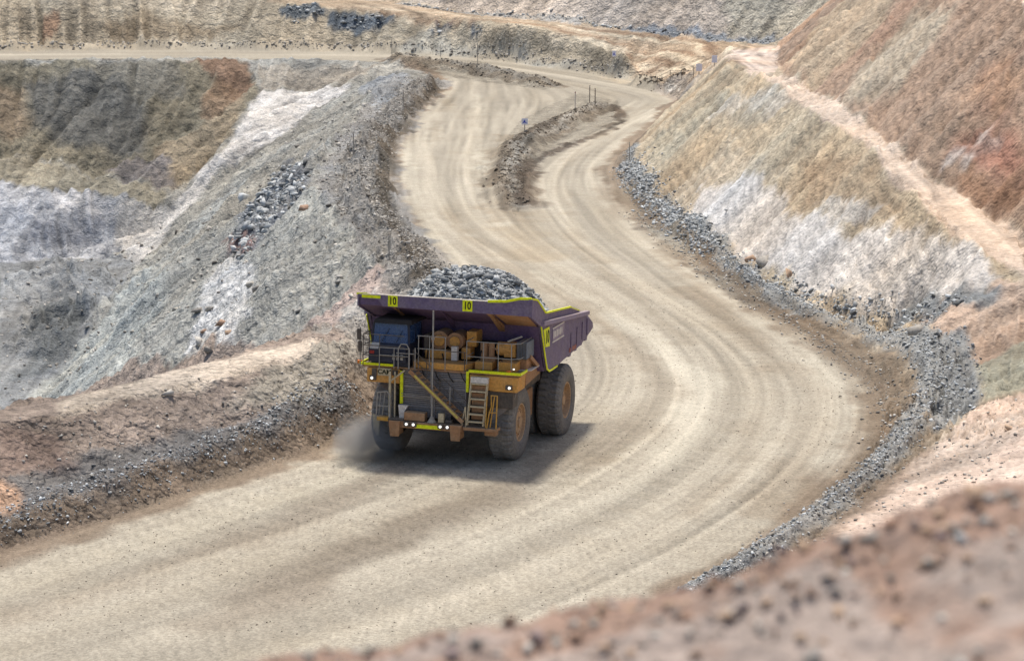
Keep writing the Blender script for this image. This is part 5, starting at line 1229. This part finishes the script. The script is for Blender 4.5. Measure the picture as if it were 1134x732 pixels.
def sign(px, py, w, h, ph, label, rot=0, bl=True):
    p = hit(px, py); root = bpy.data.objects.new('road_sign', None); COL.objects.link(root); root.location = (p[0], p[1], gz(p[0], p[1])); root.rotation_euler = (0, 0, rot)
    tag(root, label, 'sign', 'small signs beside the roads')
    MB().tube([(0, 0, -.2), (0, 0, ph + h)], .06, 8).build('post', M['galv'], root)
    bd = MB().box(-w / 2, w / 2, -.09, -.06, ph, ph + h).build('sign_board', paint('pale_blue_board', (232, 234, 248), .08, .5), root, .02)
    if bl: MB().prism([(-w * .35, ph + h * .25), (0, ph + h * .85), (w * .1, ph + h * .5), (w * .38, ph + h * .2), (0, ph + h * .32)], 1, -.105, -.092).build('sign_mark', paint('blue_sign_mark', (60, 84, 190), .05, .5), bd)
sign(581, 146, .9, .9, 1.0, 'blue and white square sign on a post at the island berm', .1)
sign(680, 70, .8, 1.2, 1.4, 'small pale blue sign at the end of the tan terrace', 0)
sign(774, 85, 1.1, 1.3, .7, 'larger pale sign beyond the fence by the right hill', 0, False)
sign(791, 76, .9, 1.2, .7, 'small pale sign just left of the hill shoulder', 0, False)
def fence():
    root = bpy.data.objects.new('rail_fence', None); COL.objects.link(root)
    A = [hit(*p) for p in ((728, 93), (742, 91), (755, 90), (768, 88))]
    root.location = (A[0][0], A[0][1], gz(A[0][0], A[0][1])); tag(root, 'low dark rail fence around the sunken patch by the right hill', 'fence')
    q = [(a[0] - A[0][0], a[1] - A[0][1], gz(a[0], a[1]) - root.location.z) for a in A]
    for p in q: MB().tube([(p[0], p[1], p[2] - .2), (p[0], p[1], p[2] + (2.2 if p is q[-1] else 1.6))], .055).build('fence_post', M['dark'], root)
    m_ = MB()
    for h in (1.5, .8): m_.tube([(p[0], p[1], p[2] + h) for p in q], .03)
    m_.build('rail', M['dark'], root)
fence()

# ------------------------------------------------------------------ dust thrown up by the front wheel on the cab side
def dust():
    bm = bmesh.new(); bmesh.ops.create_icosphere(bm, subdivisions=3, radius=1.0)
    me = bpy.data.meshes.new('dust_cloud'); bm.to_mesh(me); bm.free()
    o = bpy.data.objects.new('dust_cloud', me); COL.objects.link(o)
    o.matrix_world = truck.matrix_world @ Matrix.Translation((-3.9, -2.6, .9)) @ Matrix.Diagonal((2.1, 2.4, 1.75, 1))
    m = bpy.data.materials.new('airborne_dust'); m.use_nodes = True; nd, lk = m.node_tree.nodes, m.node_tree.links
    nd.remove(nd['Principled BSDF']); pv = nd.new('ShaderNodeVolumePrincipled'); lk.new(pv.outputs[0], nd['Material Output'].inputs['Volume'])
    pv.inputs['Color'].default_value = (.78, .74, .68, 1); pv.inputs['Anisotropy'].default_value = .2
    tc = nd.new('ShaderNodeTexCoord'); ln = nd.new('ShaderNodeVectorMath'); ln.operation = 'LENGTH'; lk.new(tc.outputs['Object'], ln.inputs[0])
    n = nd.new('ShaderNodeTexNoise'); n.inputs['Scale'].default_value = 1.6; n.inputs['Detail'].default_value = 3; lk.new(tc.outputs['Object'], n.inputs['Vector'])
    a = nd.new('ShaderNodeMath'); a.operation = 'MULTIPLY_ADD'; lk.new(n.outputs[0], a.inputs[0]); a.inputs[1].default_value = 1.1; a.inputs[2].default_value = .38
    b = nd.new('ShaderNodeMath'); b.operation = 'SUBTRACT'; lk.new(a.outputs[0], b.inputs[0]); lk.new(ln.outputs['Value'], b.inputs[1])
    c = nd.new('ShaderNodeMath'); c.operation = 'MULTIPLY'; c.use_clamp = False; lk.new(b.outputs[0], c.inputs[0]); c.inputs[1].default_value = 1.5
    d = nd.new('ShaderNodeMath'); d.operation = 'MAXIMUM'; lk.new(c.outputs[0], d.inputs[0]); d.inputs[1].default_value = 0
    lk.new(d.outputs[0], pv.inputs['Density'])
    me.materials.append(m); tag(o, 'small puff of grey dust at the front wheel below the cab', 'dust', kind='stuff')
dust()
